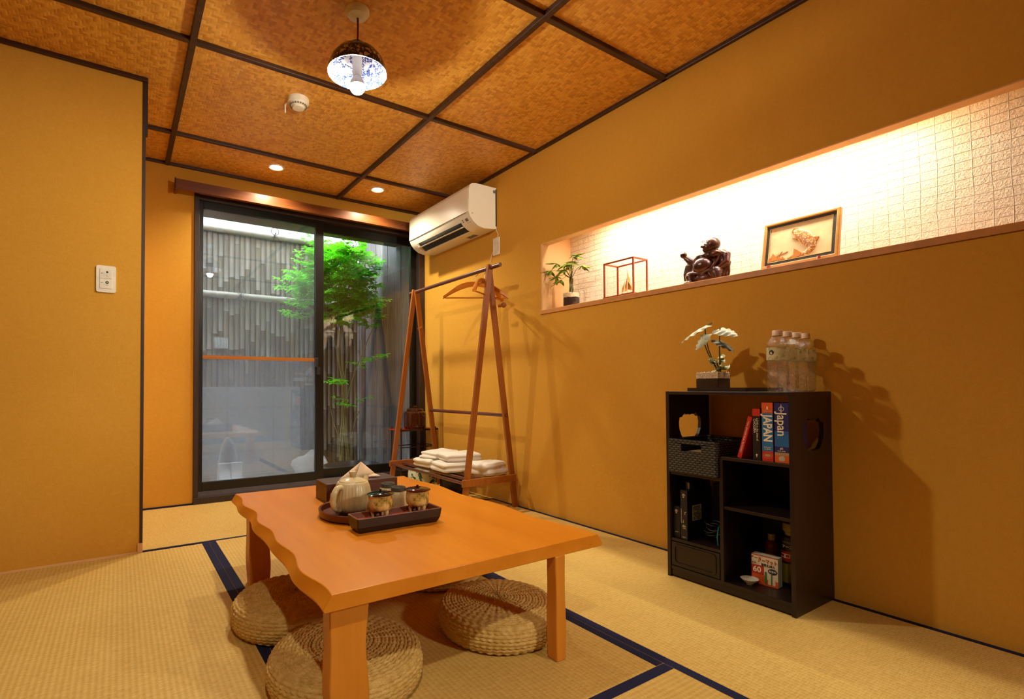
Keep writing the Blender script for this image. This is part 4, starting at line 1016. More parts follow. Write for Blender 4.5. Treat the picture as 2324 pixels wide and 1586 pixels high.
text('print', '60', .027, TT(.024, .050), M['ink_white'], t, bold=.0008); text('print', '取替え2本入', .010, TT(-.012, .070), M['ink_navy'], t, bold=.0003, sx=.8)
text('print', '日用', .007, TT(.034, .072), M['can_gold'], t)
el = lambda cu, cz, a, c: [(cu+a*math.cos(q), cz+c*math.sin(q)) for q in [2*PI*i/24 for i in range(24)]]
fb = lambda u, v, w: BM_ @ Vector((w, u, v))
b = NB(); prism(b, [el(-.026, .053, .015, .010)], fb, -.0009, 0); obj('navy_oval', b, M['ink_navy'], t)
text('print', '無香料', .008, BM_ @ basis((-.0012, -.026, .053), LF, (0, 0, 1), (-1, 0, 0)), M['ink_white'], t)
for (u, w, h, m_) in ((-.004, .007, .042, 'ink_green'), (-.016, .009, .022, 'paper'), (-.030, .009, .022, 'paper'), (-.023, .004, .04, 'ink_green')):
    b = NB(); box(b, -.0011, 0, u-w/2, u+w/2, .006, .006+h, mat=BM_); obj('bottle_print', b, M[m_], t)
t = thing('spray_can', 'tall gold and black insect spray can at the back right of the bottom shelf', 'spray can', (2.035, .894, SB))
b = NB(); lathe(b, [(0, 0), (.028, 0), (.030, .004), (.030, .155), (.027, .166), (.018, .172)], (2.035, .894, SB), 36); obj('can', b, M['can_dark'], t, smooth=40)
b = NB(); lathe(b, [(.0303, .008), (.0303, .075)], (2.035, .894, SB), 36); obj('yellow_band', b, M['can_gold'], t, smooth=60)
b = NB(); lathe(b, [(.0304, .083), (.0304, .118)], (2.035, .894, SB), 36); obj('red_band', b, M['box_red'], t, smooth=60)
b = NB(); lathe(b, [(0, .168), (.017, .170), (.018, .182), (.024, .188), (.025, .208), (.021, .214), (0, .215)], (2.035, .894, SB), 30); obj('cap', b, M['cap_yellow'], t, smooth=40)
def curved(txt, size, z, m_, n_=3, dth=.5):
    for k, ch in enumerate(txt):
        a = PI+.05+(k-(len(txt)-1)/2)*dth; d = Vector((math.cos(a), math.sin(a), 0)); p = Vector((2.035, .894, SB+z))+d*.0309
        text('print', ch, size, basis(p, (-d.y, d.x, 0), (0, 0, 1), d), m_, t, bold=.0004)
curved('コロリ', .021, .101, M['ink_white'], dth=.52); curved('アース', .013, .124+.010, M['ink_white'], dth=.4); curved('480ml', .009, .150, M['label_grey'], dth=.22)
t = thing('small_bottle', 'small red-labelled bottle with yellow cap beside the spray can', 'bottle', (2.05, .962, SB))
b = NB(); lathe(b, [(0, 0), (.021, 0), (.022, .004), (.022, .118), (.019, .128), (.011, .134), (.011, .138)], (2.05, .965, SB), 30); obj('body', b, M['bottle_red'], t, smooth=40)
b = NB(); lathe(b, [(0, .136), (.0125, .136), (.0125, .158), (0, .158)], (2.05, .965, SB), 24); obj('cap', b, M['cap_yellow'], t, smooth=40)

# on top of the cabinet
t = obj('serving_tray', (lambda b: (prism(b, [rrect(1.872, 2.125, .955, 1.176, .006)], lambda u, v, w: Vector((u, v, w)), KZ+.0005, KZ+.004), prism(b, [rrect(1.868, 2.129, .951, 1.180, .008), rrect(1.873, 2.124, .956, 1.175, .006)], lambda u, v, w: Vector((u, v, w)), KZ+.001, KZ+.014), b)[2])(NB()), M['traydark'], None,
        label='flat dark wooden tray on the cabinet top under the glass-potted plant', cat='tray')
PZ = KZ+.0045
def leafblade(b, base, tip, up_, w, droop=.0, cup=.15, n=12, heart=True, mi=0):
    base, tip = Vector(base), Vector(tip); d = tip-base; L = d.length; d.normalize(); s = d.cross(Vector(up_)).normalized(); nn = s.cross(d).normalized()
    rows = []
    for i in range(n+1):
        t_ = i/n; ww = w*1.55*((t_+.10)**.42)*((1-t_)**.85) if heart else w*math.sin(PI*(.03+.95*t_))
        c = base+d*L*t_-nn*droop*(t_**2.2)+nn*.0*t_
        row = []
        for j in (-2, -1, 0, 1, 2):
            back = -.26*L*(abs(j)/2)*(1-t_)**2*(1 if heart else 0)
            row.append(b.verts.new(c+s*ww*j/4+d*back-nn*cup*ww*(abs(j)/2)**1.5+nn*(.09 if heart else .03)*w*math.sin(t_*26+j)*abs(j)/2))
        rows.append(row)
    for a, c in zip(rows, rows[1:]):
        for j in range(4): f = b.faces.new((a[j], a[j+1], c[j+1], c[j])); f.material_index = mi
CXX, CYY = 1.975, 1.135
t = thing('potted_plant', 'white-leaved plant in a glass pot of pebbles on the cabinet tray', 'potted plant', (CXX, CYY, PZ))
b = NB(); prism(b, [rrect(CXX-.046, CXX+.046, CYY-.046, CYY+.046, .008)], lambda u, v, w: Vector((u, v, w)), PZ, PZ+.005); prism(b, [rrect(CXX-.046, CXX+.046, CYY-.046, CYY+.046, .008), rrect(CXX-.0435, CXX+.0435, CYY-.0435, CYY+.0435, .007)], lambda u, v, w: Vector((u, v, w)), PZ+.005, PZ+.072)
obj('glass_pot', b, M['potglass'], t)
def granules(nm, x0, x1, y0, y1, z0, z1, m_, seed, rnd=None, amp=.0035):
    b = NB(); random.seed(seed); K = 26
    def P(u, v, z): 
        q = Vector((x0+(x1-x0)*u, y0+(y1-y0)*v, z)); return q
    g = [[b.verts.new(P(i/K, j/K, z1+amp*noise.noise(Vector((i*.9, j*.9, seed)))*1.6)) for j in range(K+1)] for i in range(K+1)]
    for i in range(K):
        for j in range(K): b.faces.new((g[i][j], g[i+1][j], g[i+1][j+1], g[i][j+1]))
    lo = [[b.verts.new(P(i/K, j/K, z0+(amp*.8*noise.noise(Vector((i*.9, j*.9, seed+5))) if i in (0, K) or j in (0, K) else 0))) if i in (0, K) or j in (0, K) else None for j in range(K+1)] for i in range(K+1)]
    bo = [(i, 0) for i in range(K)]+[(K, j) for j in range(K)]+[(i, K) for i in range(K, 0, -1)]+[(0, j) for j in range(K, 0, -1)]
    for p, q in zip(bo, bo[1:]+bo[:1]): b.faces.new((g[p[0]][p[1]], g[q[0]][q[1]], lo[q[0]][q[1]], lo[p[0]][p[1]]))
    b.faces.new([lo[i][j] for i, j in bo])
    return obj(nm, b, m_, t, smooth=40)
granules('soil', CXX-.043, CXX+.043, CYY-.043, CYY+.043, PZ+.0055, PZ+.045, M['soil'], 2)
granules('pebbles', CXX-.0432, CXX+.0432, CYY-.0432, CYY+.0432, PZ+.046, PZ+.069, M['pebble'], 4)
# stems and leaves placed from their measured positions (y grows to the picture's left)
def Q(y, z, dx=0): return Vector((CXX+dx, y, z))
def stem(p, q, r=.0022, bend=.0):
    b = NB(); p, q = Vector(p), Vector(q)
    tube(b, [p.lerp(q, i/6)+Vector((0, bend*math.sin(PI*i/6), 0)) for i in range(7)], r, 7); return obj('stem', b, M['stemg'], t, smooth=60)
root = Q(1.110, PZ+.068)
for (a, e, bd) in ((Q(1.112, PZ+.07), Q(1.165, .982, 0), .012), (Q(1.112, PZ+.07), Q(1.163, .945, -.02), .008), (Q(1.104, PZ+.07), Q(1.104, .978), .004), (Q(1.105, PZ+.07), Q(1.108, .925, .0), .0)): stem(a, e, .0022, bd)
def leafobj(nm, args, m_, **kw):
    b = NB(); leafblade(b, *args, **kw); o = obj(nm, b, m_, t, smooth=70, recalc=False); sb = o.modifiers.new('sub', 'SUBSURF'); sb.levels = 1; sb.render_levels = 2; return o
leafobj('leaf', (Q(1.163, .992), Q(1.262, .952, -.03), (-.35, .1, .9), .066), M['leafpale'], droop=.028)
leafobj('leaf', (Q(1.108, .972), Q(1.030, .955, -.02), (-.55, -.1, .85), .066), M['leafpale'], droop=.022)
leafobj('leaf', (Q(1.155, .953, -.02), Q(1.182, .895, -.045), (-.9, .3, .5), .076), M['leafpale'], droop=.006)
leafobj('leaf', (Q(1.112, .928), Q(1.040, .893, -.015), (-.25, -.2, .95), .056), M['leafdark'], droop=.016)
random.seed(12)
for k in range(20):
    a = random.uniform(0, 2*PI); r = random.uniform(.022, .052); z = PZ+random.uniform(.085, .135)
    c = Vector((CXX+.2*r*math.cos(a)-.01, 1.106+.25*r*math.sin(a), z-.01)); e = Vector((CXX+r*math.cos(a)-.01, 1.104+r*math.sin(a)*1.1, z+random.uniform(-.012, .014)))
    leafobj('small_leaf', (c, e, (-.5, 0, .85), random.uniform(.022, .032)), M['leafvar'], droop=.006, heart=False, n=6)
    stem(Q(1.106, PZ+.066), c, .0011)
# bottles
def bottle():
    t = thing('water_bottle', '', 'water bottle', (0, 0, 0), 0, 'row of water bottles on the cabinet')
    b = NB(); wv = lambda a, z: .972*(1+.03*math.sin(3*a+z*150)+.02*math.sin(5*a-z*210)) if .008 < z < .105 else 1
    lathe(b, [(0, .004), (.022, 0), (.029, .003), (.032, .010), (.031, .02), (.0325, .03), (.0308, .042), (.0325, .055), (.0305, .068), (.0325, .082), (.031, .092), (.0325, .104), (.0325, .155), (.0315, .160), (.029, .168), (.018, .186), (.0135, .190), (.0135, .196), (0, .196)], (0, 0, 0), 48, rf=wv)
    obj('bottle', b, M['pet'], t, smooth=60)
    b = NB(); lathe(b, [(.0329, .108), (.0329, .150)], (0, 0, 0), 48); lb = obj('label_band', b, M['petlabel'], t, smooth=60)
    b = NB(); lathe(b, [(.0145, .190), (.0155, .191), (.0155, .207), (.014, .209), (0, .209)], (0, 0, 0), 32, rf=lambda a, z: 1+.012*math.sin(a*30)); obj('cap', b, M['petcap'], t, smooth=40)
    return t
bt = bottle(); bl = ['nearest clear water bottle with a black dot on its label', 'second water bottle of the row on the cabinet, counted from the black dot one', 'third water bottle of the row on the cabinet, counted from the black dot one', 'water bottle closest to the wall, last of the row']
bx = [1.893, 1.960, 2.027, 2.094]
bt.location = (bx[0], .862, KZ+.0005); bt['label'] = bl[0]
for k in (1, 2, 3): dup(bt, (bx[k], .862, KZ+.0005), k*.8, bl[k])
b = NB()
ROOTM[bt.name] = Matrix.Translation((bx[0], .862, KZ+.0005))
a0 = PI-.15; c_ = Vector((bx[0], .862, KZ+.133))
vs = [b.verts.new(c_+Vector((math.cos(a0-(.0085*math.cos(q))/.033)*.0333, math.sin(a0-(.0085*math.cos(q))/.033)*.0333, .0085*math.sin(q)))) for q in [2*PI*i/24 for i in range(24)]]
b.faces.new(vs); obj('black_dot', b, M['blackdot'], bt)
# ================================================================== NICHE OBJECTS
NZ = NZ0+.0003
t = thing('money_tree', 'small green hand-leaved plant in a glass pot at the left end of the niche', 'potted plant', (2.225, 2.115, NZ))
nx, ny = 2.225, 2.115
b = NB(); lathe(b, [(0, 0), (.047, 0), (.049, .004), (.049, .088), (.0465, .089), (.0465, .005), (0, .005)], (nx, ny, NZ), 40); obj('glass_pot', b, M['potglass'], t, smooth=40)
b = NB(); lathe(b, [(0, .0055), (.046, .0055), (.046, .056)]+[(.046*(1-i/8), .058) for i in range(1, 8)]+[(0, .058)], (nx, ny, NZ), 40)
for v in b.verts: 
    if v.co.z > NZ+.05: v.co.z += .006*noise.noise(v.co*90)
obj('soil', b, M['soil'], t, smooth=50)
b = NB(); lathe(b, [(0, .059), (.0455, .059), (.0455, .084)]+[(.0455*(1-i/8), .086) for i in range(1, 8)]+[(0, .086)], (nx, ny, NZ), 40)
for v in b.verts: v.co.z += .004*noise.noise(v.co*110)
obj('pebbles', b, M['pebble'], t, smooth=50)
random.seed(21)
for k in range(4):
    b = NB(); ph = k*PI/2
    tube(b, [(nx+.010*math.cos(ph+s*2.5)*(1-s*.3), ny+.010*math.sin(ph+s*2.5)*(1-s*.3), NZ+.07+.105*s) for s in [i/10 for i in range(11)]], .0042, 8); obj('trunk', b, M['trunk'], t, smooth=60)
top = Vector((nx, ny, NZ+.172))
heads = [((-.05, .115, .065), 1), ((-.04, .075, .10), 1), ((-.03, .035, .055), 1), ((.0, -.015, .135), 1), ((-.02, -.06, .115), 1), ((.01, -.075, .065), 1), ((-.04, .0, .085), 1), ((-.05, -.02, .045), 1), ((-.03, .085, .025), 1), ((-.03, .05, .0), 1), ((.02, .03, .11), 1), ((-.045, -.045, .075), 1)]
for (hd_, _) in heads:
    h = top+Vector(hd_); b = NB(); tube(b, [top, top.lerp(h, .5)+Vector((0, 0, .018)), h], [.002, .0015, .001], 6); obj('stem', b, M['stemg'], t, smooth=60)
    out = Vector((hd_[0], hd_[1], 0)).normalized()
    for q in range(6):
        a = math.atan2(out.y, out.x)+(q-2.5)*.72; d = Vector((math.cos(a), math.sin(a), random.uniform(-.75, .15))).normalized(); L = random.uniform(.046, .070)*(1.15-.12*abs(q-2.5))
        b = NB(); leafblade(b, h, h+d*L, (0, 0, 1), L*.36, droop=.010, heart=False, n=6, cup=.2); obj('leaf', b, M['leafmoney'], t, smooth=70, recalc=False)
# glass case with sailing ship
t = thing('glass_case', 'small glass display case with thin red-brown frame in the niche', 'display case', (2.20, 1.72, NZ))
gx0, gx1, gy0, gy1, gz1 = 2.155, 2.262, 1.635, 1.815, NZ+.188; r = .0038
b = NB()
for x in (gx0, gx1):
    for y in (gy0, gy1): box(b, x-r, x+r, y-r, y+r, NZ+.008, gz1)
    box(b, x-r, x+r, gy0, gy1, gz1-2*r, gz1)
for y in (gy0, gy1): box(b, gx0, gx1, y-r, y+r, gz1-2*r, gz1)
obj('frame', b, M['case'], t, bevel=.0008)
b = NB(); box(b, gx0-.006, gx1+.006, gy0-.006, gy1+.006, NZ, NZ+.010); obj('base', b, M['case'], t, bevel=.001)
b = NB()
for q in ((gx0-.0006, gx0+.0006, gy0+r, gy1-r), (gx1-.0006, gx1+.0006, gy0+r, gy1-r), (gx0+r, gx1-r, gy0-.0006, gy0+.0006), (gx0+r, gx1-r, gy1-.0006, gy1+.0006)): box(b, *q, NZ+.010, gz1-2*r)
obj('glass_panes', b, M['showglass'], t)
t = thing('ship_model', 'tiny gilt sailing ship model inside the glass case', 'ship model', (2.21, 1.71, NZ+.0102))
sy, sz = 1.712, NZ+.0102
b = NB()
for i in range(12):
    pass
hull = [(-.045, .016), (-.040, .004), (.034, .004), (.050, .020), (.030, .014), (-.030, .013)]
prism(b, [hull], lambda u, v, w: Vector((2.21+w*(1-abs(u)*8), sy+u*.8, sz+v)), -.008, .008); obj('hull', b, M['brass'], t)
b = NB(); tube(b, [(2.21, sy, sz+.01), (2.21, sy, sz+.128)], .0011, 6); tube(b, [(2.21, sy+.045, sz+.02), (2.21, sy, sz+.118), (2.21, sy-.036, sz+.016)], .0006, 5); sphere(b, (2.21, sy, sz+.13), .0022, 8, 6); obj('mast', b, M['brass'], t)
for (pts) in ([(-.002, .118), (-.006, .100), (-.013, .085), (-.015, .06), (-.030, .022), (-.002, .030)], [(.003, .095), (.009, .06), (.020, .020), (.004, .026)], [(.014, .078), (.026, .022), (.038, .020)]):
    b = NB(); P = [(2.21, sy+p[0], sz+p[1]) for p in pts]; c = Vector((2.21-.010, sum(p[0] for p in pts)/len(pts)+sy, sz+sum(p[1] for p in pts)/len(pts)))
    cv = b.verts.new(c); V_ = [b.verts.new(p) for p in P]
    for k in range(len(V_)): b.faces.new((V_[k], V_[(k+1) % len(V_)], cv))
    s = obj('sail', b, M['brass'], t, smooth=80); m_ = s.modifiers.new('t', 'SOLIDIFY'); m_.thickness = .0006

# laughing figure: local (u to the picture's right, f to the room, z up)
t = thing('laughing_figurine', 'dark carved figurine of a laughing seated monk in the niche', 'figurine', (2.235, 1.305, NZ))
B0 = Vector((2.235, 1.302, NZ))
def bp_(u, f, z): return B0+Vector((-f, -u, z))
b = NB()
def E_(u, f, z, ru, rf_, rz, tilt=0): sphere(b, bp_(u, f, z), (rf_, ru, rz), 20, 14, mat=Matrix.Rotation(tilt, 4, 'X'))
E_(-.006, .028, .080, .043, .036, .038); E_(.018, .004, .125, .056, .030, .026); E_(-.012, .020, .123, .028, .020, .016, .2); E_(.042, .018, .125, .030, .020, .017, -.1)
E_(.010, -.008, .085, .066, .034, .055); E_(0, -.004, .026, .086, .044, .030); E_(.074, -.002, .070, .024, .024, .058); E_(-.064, .0, .080, .024, .022, .048); E_(.0, .034, .022, .045, .022, .024)
E_(.030, .008, .172, .031, .031, .031); E_(.016, .022, .160, .024, .022, .022); E_(.008, .026, .150, .014, .014, .011); E_(.010, .034, .172, .006, .007, .006)
E_(.024, .010, .145, .022, .02, .014)
E_(.046, .006, .162, .005, .007, .013); E_(.043, .012, .150, .008, .008, .009); E_(-.004, .006, .160, .004, .006, .012); E_(-.005, .008, .149, .005, .006, .006)
tube(b, [bp_(-.028, .004, .128), bp_(-.055, .008, .105), bp_(-.075, .018, .118), bp_(-.092, .024, .137)], [.020, .020, .015, .0105], 12)
E_(-.097, .028, .148, .0150, .0145, .0150); 
for k in range(4): tube(b, [bp_(-.104+.005*k, .030, .150), bp_(-.106+.005*k, .036, .156), bp_(-.102+.004*k, .041, .150)], .0035, 8)
tube(b, [bp_(-.088, .034, .142), bp_(-.084, .036, .152)], .0038, 8)
for k in range(5):
    u0 = -.050-.009*k; tube(b, [bp_(u0+.016, .012, .125-.002*k), bp_(u0-.002, .024-.002*k, .095), bp_(u0-.010, .020, .060), bp_(u0-.014, .012, .030)], [.006, .0085, .008, .006], 8)
tube(b, [bp_(.062, .0, .128), bp_(.088, .004, .112), bp_(.092, .012, .080), bp_(.070, .026, .062), bp_(.060, .034, .056)], [.018, .018, .015, .010, .008], 12)
E_(.058, .037, .054, .011, .009, .009)
for k in range(4): tube(b, [bp_(.064-.005*k, .040, .057), bp_(.062-.005*k, .046, .050), bp_(.061-.005*k, .046, .042)], .003, 8)
for k in range(3): tube(b, [bp_(.066+.012*k, .010, .120-.01*k), bp_(.092+.002*k, .0, .08), bp_(.094-.004*k, .002, .04), bp_(.090, .004, .008)], [.008, .009, .008, .007], 8)
E_(-.058, .030, .040, .027, .026, .026, .3); E_(.056, .028, .038, .026, .026, .030, -.2)
tube(b, [bp_(-.060, .036, .04), bp_(-.055, .040, .022), bp_(-.052, .048, .010)], [.022, .018, .013], 12)
tube(b, [bp_(.060, .034, .04), bp_(.064, .036, .022), bp_(.066, .040, .010)], [.020, .018, .014], 12)
E_(-.055, .054, .009, .018, .018, .009)
for k in range(4): E_(-.068+.008*k, .068, .007, .0042, .006, .005)
for k in range(7):
    a = -1.2+2.4*k/6; tube(b, [bp_(-.006+.046*math.sin(a), .040, .062-.020*math.cos(a)), bp_(-.004+.05*math.sin(a), .040, .030), bp_(.0+.055*math.sin(a), .038, .004)], [.004, .006, .006], 8)
tube(b, [bp_(-.050, .030, .075), bp_(-.036, .046, .050), bp_(0, .052, .042), (bp_(.034, .046, .054)), bp_(.056, .028, .088), bp_(.066, .014, .122)], .0058, 8)
bd_ = blob('figure', b, M['buddha'], t, .0017, 3)
b = NB(); sphere(b, bp_(.003, .042, .1635), (.005, .010, .0065), 14, 8); obj('open_mouth', b, M['ink_black'], t, smooth=60)
b = NB(); tube(b, [bp_(-.004, .046, .1655), bp_(.003, .048, .1668), bp_(.010, .044, .1655)], .0016, 6); obj('teeth', b, M['paper'], t)
b = NB()
for s in ((.003, .040), (.022, .039)):
    tube(b, [bp_(s[0]-.005, s[1], .1790), bp_(s[0], s[1]+.002, .1825), bp_(s[0]+.006, s[1]-.003, .1790)], .0011, 6); tube(b, [bp_(s[0]-.006, s[1]-.002, .185), bp_(s[0], s[1]-.002, .1895), bp_(s[0]+.007, s[1]-.006, .185)], .0013, 6)
obj('eyes_and_brows', b, M['ink_black'], t)

# koi picture on little feet
t = thing('koi_picture', 'gilt framed gold relief picture of a leaping carp leaning in the niche', 'picture', (2.23, .93, NZ))
PM = Matrix.Translation((2.205, .928, NZ+.012)) @ Matrix.Rotation(math.radians(11), 4, 'Y')
fp = lambda u, v, w: PM @ Vector((-w, -u, v))          # u to the picture's right, w towards the room
PW, PH = .132, .192
R_ = lambda a, z0, z1: [(-a, z0), (a, z0), (a, z1), (-a, z1)]
b = NB(); prism(b, [R_(PW, 0, PH), R_(PW-.012, .012, PH-.012)], fp, -.014, .006); obj('frame', b, M['picframe'], t, bevel=.003)
b = NB(); prism(b, [R_(PW-.012, .012, PH-.012), R_(PW-.023, .023, PH-.023)], fp, -.006, .001); obj('mat_board', b, M['picmat'], t)
b = NB(); prism(b, [R_(PW-.023, .023, PH-.023)], fp, -.008, -.002); obj('gold_panel', b, M['goldpanel'], t)
b = NB(); prism(b, [R_(PW-.0225, .0235, PH-.0235), R_(PW-.0245, .0255, PH-.0255)], fp, -.002, .0015); obj('inner_rim', b, M['brass'], t)
b = NB()   # koi body: thick curved band along a spine
spine = [(-.030, .140), (-.018, .138), (.000, .122), (.020, .102), (.038, .080), (.045, .060), (.036, .044), (.018, .037), (.004, .035)]
wid = [.004, .013, .022, .025, .022, .016, .012, .008, .005]; K = 12; rings = []
for i, ((u, v), w) in enumerate(zip(spine, wid)):
    a = Vector(spine[max(i-1, 0)]); c = Vector(spine[min(i+1, len(spine)-1)]); d = (c-a).normalized(); nn = Vector((-d.y, d.x))
    rings.append([b.verts.new(fp(u+nn.x*w*math.cos(PI*j/K), v+nn.y*w*math.cos(PI*j/K), -.002+w*.36*math.sin(PI*j/K))) for j in range(K+1)])
for a, c in zip(rings, rings[1:]):
    for j in range(K): b.faces.new((a[j], a[j+1], c[j+1], c[j]))
kb = obj('carp_body', b, M['koi'], t, smooth=70, recalc=False); sb = kb.modifiers.new('s', 'SUBSURF'); sb.levels = 1; sb.render_levels = 2
for pts in ([(-.030, .136), (-.024, .150), (-.008, .147), (.004, .138), (-.004, .128), (-.016, .126)], [(-.036, .030), (-.018, .040), (-.018, .066), (-.006, .058), (.010, .042), (.006, .030), (-.012, .026)], [(.044, .098), (.066, .094), (.060, .080), (.050, .072)], [(-.006, .108), (-.028, .112), (-.012, .098)]):
    b = NB(); prism(b, [pts], fp, -.0022, .0012); obj('carp_fin', b, M['koidark'], t, bevel=.0006)
b = NB(); random.seed(9)
for (u, v, s) in ((-.088, .030, .030), (-.070, .028, .020), (-.055, .027, .014), (-.100, .028, .018), (-.035, .0255, .007), (-.02, .0255, .006)):
    prism(b, [[(u-s*.6, v), (u-s*.35, v+s*.5), (u-s*.1, v+s), (u+s*.15, v+s*.62), (u+s*.4, v+s*.4), (u+s*.7, v)]], fp, -.0022, .0022)
for k in range(9):
    a = Vector((-.085+random.uniform(-.02, .02), .045)); e = a+Vector((random.uniform(-.01, .05), random.uniform(.0, .025))); prism(b, [[(a.x, a.y), (e.x, e.y), (e.x+.0015, e.y-.001), (a.x+.001, a.y-.002)]], fp, -.0022, -.0005)
obj('rocks_and_waves', b, M['koidark'], t)
text('artist_marks', '鯉', .009, PM @ basis((-.0012, PW-.040, PH-.036), (0, -1, 0), (0, 0, 1), (-1, 0, 0)), M['koidark'], t)
b = NB()
for u in (-.100, .075): 
    tube(b, [PM @ Vector((-.016, -u, -.011)), PM @ Vector((-.013, -u, .008))], .006, 10); tube(b, [PM @ Vector((-.018, -u, -.010)), PM @ Vector((.03, -u, -.006))], .004, 8)
obj('stand_foot', b, M['case'], t, smooth=60)

# ================================================================== CLOTHES RACK
YN_, YF_, AX, AZ = 2.462, 3.405, 1.898, 1.475
t = thing('clothes_rack', 'walnut brown A-frame clothes rack along the right wall', 'clothes rack', (1.9, 2.93, 0))
def bar_(p, q, wx, wy, nm, m_, par=None):
    p, q = Vector(p), Vector(q); d = (q-p).normalized(); yv = Vector((0, 1, 0)); xv = yv.cross(d).normalized(); b = NB()
    P = [(p if e == 0 else q)+xv*sx*wx/2+yv*sy*wy/2 for e in (0, 1) for sx in (-1, 1) for sy in (-1, 1)]
    v = [b.verts.new(x) for x in P]
    for f in ((0, 1, 3, 2), (4, 6, 7, 5), (0, 4, 5, 1), (2, 3, 7, 6), (0, 2, 6, 4), (1, 5, 7, 3)): b.faces.new([v[i] for i in f])
    return obj(nm, b, m_, par or t, bevel=.002)
for y, s in ((YN_, -1), (YF_, 1)):
    l1 = bar_((1.690, y, 0), (AX-.002, y, AZ+.018), .036, .019, 'leg', M['rack'])
    l2 = bar_((2.100, y+s*-.020, 0), (AX+.004, y-s*.020, AZ+.008), .036, .019, 'leg', M['rack'])
    for (L_, px, pz) in ((l1, 1.723, .185), (l2, 2.070, .185), (l2, 2.022, .575)):
        b = NB(); yy = (y if L_ is l1 else y-s*.02)+s*.0095; lathe(b, [(0, -.001), (.004, -.001), (.004, .002), (0, .002)], (px, yy, pz), 12, mat=Matrix.Rotation(PI/2, 4, 'X')); obj('screw', b, M['steel'], L_)
    b = NB(); box(b, 1.668, 2.088, y-.030*s-.008, y-.030*s+.008, .172, .212) if False else box(b, 1.672, 2.075, y-.0095-.014 if s < 0 else y+.0105-.02-.016, y-.0095 if s < 0 else y-.0095, .170, .212)
    en = obj('shelf_end', b, M['rack'], t, bevel=.003)
    b = NB()
    for k in range(3):
        yy = (y-.0095-.014) if s < 0 else y; lathe(b, [(0, -.001), (.0042, -.001), (.0042, .0018), (0, .0018)], (1.80+.09*k, (y-.0235) if s < 0 else (y-.0095), .191), 12, mat=Matrix.Rotation(PI/2, 4, 'X'))
    obj('screw', b, M['steel'], en)
b = NB(); tube(b, [(AX, 2.365, AZ), (AX, 3.475, AZ)], .0125, 16); obj('hanging_rod', b, M['rackbar'], t, smooth=50)
b = NB(); tube(b, [(2.022, YN_+.01, .575), (2.022, YF_-.01, .575)], .0115, 14); obj('cross_bar', b, M['rackbar'], t, smooth=50)
for k in range(5):
    x = 1.690+.092*k; b = NB(); tube(b, [(x, YN_-.012, .191), (x, YF_-.012, .191)], .0095, 12); obj('shelf_rod', b, M['rackbar'], t, smooth=50)
for (x, y, z, dy) in ((1.945, YN_-.045, 1.245, 1), (1.93, YF_-.012, 1.20, 1)):
    b = NB(); mR = Matrix.Rotation(PI/2, 4, 'X'); lathe(b, [(0, 0), (.009, 0), (.009, .034), (.015, .038), (.016, .048), (.012, .056), (0, .058)], (x+.01, y+.035, z), 20, mat=mR); obj('peg', b, M['rack'], t, smooth=50)
# hangers
def hanger(lab, y, rz, zt):
    t = thing('clothes_hanger', lab, 'hanger', (AX, y, zt), rz, 'wooden hangers on the rack rod')
    T = ROOTM[t.name]; b = NB()
    def arm(s):
        rows = []; 
        for i in range(15):
            s_ = i/14; x = s*.205*s_; z = -.085-.090*(s_**1.35)+.012*math.sin(PI*s_); y_ = -.028*s_*s_*1.0; w = .014*(1-s_*.35)+.006*math.sin(PI*s_); th = .0065+.006*s_**2
            rows.append([b.verts.new(T @ Vector((x, y_+a*th, z+c*w))) for a, c in ((-1, -.7), (-1, .7), (-.5, 1), (.5, 1), (1, .7), (1, -.7), (.5, -1), (-.5, -1))])
        for r0, r1 in zip(rows, rows[1:]):
            for k in range(8): b.faces.new((r0[k], r0[(k+1) % 8], r1[(k+1) % 8], r1[k]))
        b.faces.new(rows[0]); b.faces.new(rows[-1])
    arm(1); arm(-1); obj('yoke', b, M['hanger'], t, smooth=45)
    b = NB(); tube(b, [T @ Vector((-.192, -.024, -.176)), T @ Vector((.192, -.024, -.176))], .005, 10); obj('trouser_bar', b, M['hanger'], t, smooth=60)
    b = NB(); R_ = .0175; pts = [T @ Vector((0, 0, -.075)), T @ Vector((0, 0, -.045))]+[T @ Vector((R_*math.sin(a)*1.0, 0, -.0135-R_*.25+R_*math.cos(a)*.98)) for a in [PI-.1-i*.33 for i in range(12)]]
    tube(b, pts, .0018, 8); obj('hook', b, M['steel'], t, smooth=60)
    b = NB(); lathe(b, [(0, -.094), (.004, -.094), (.004, -.072), (0, -.072)], (0, 0, 0), 10, mat=T); obj('ferrule', b, M['steel'], t)
hanger('light wooden hanger on the rod, the one further from the near rack end', 2.618, math.radians(-32), AZ+.012)
hanger('light wooden hanger on the rod right beside the near rack legs', 2.520, math.radians(28), AZ+.012)

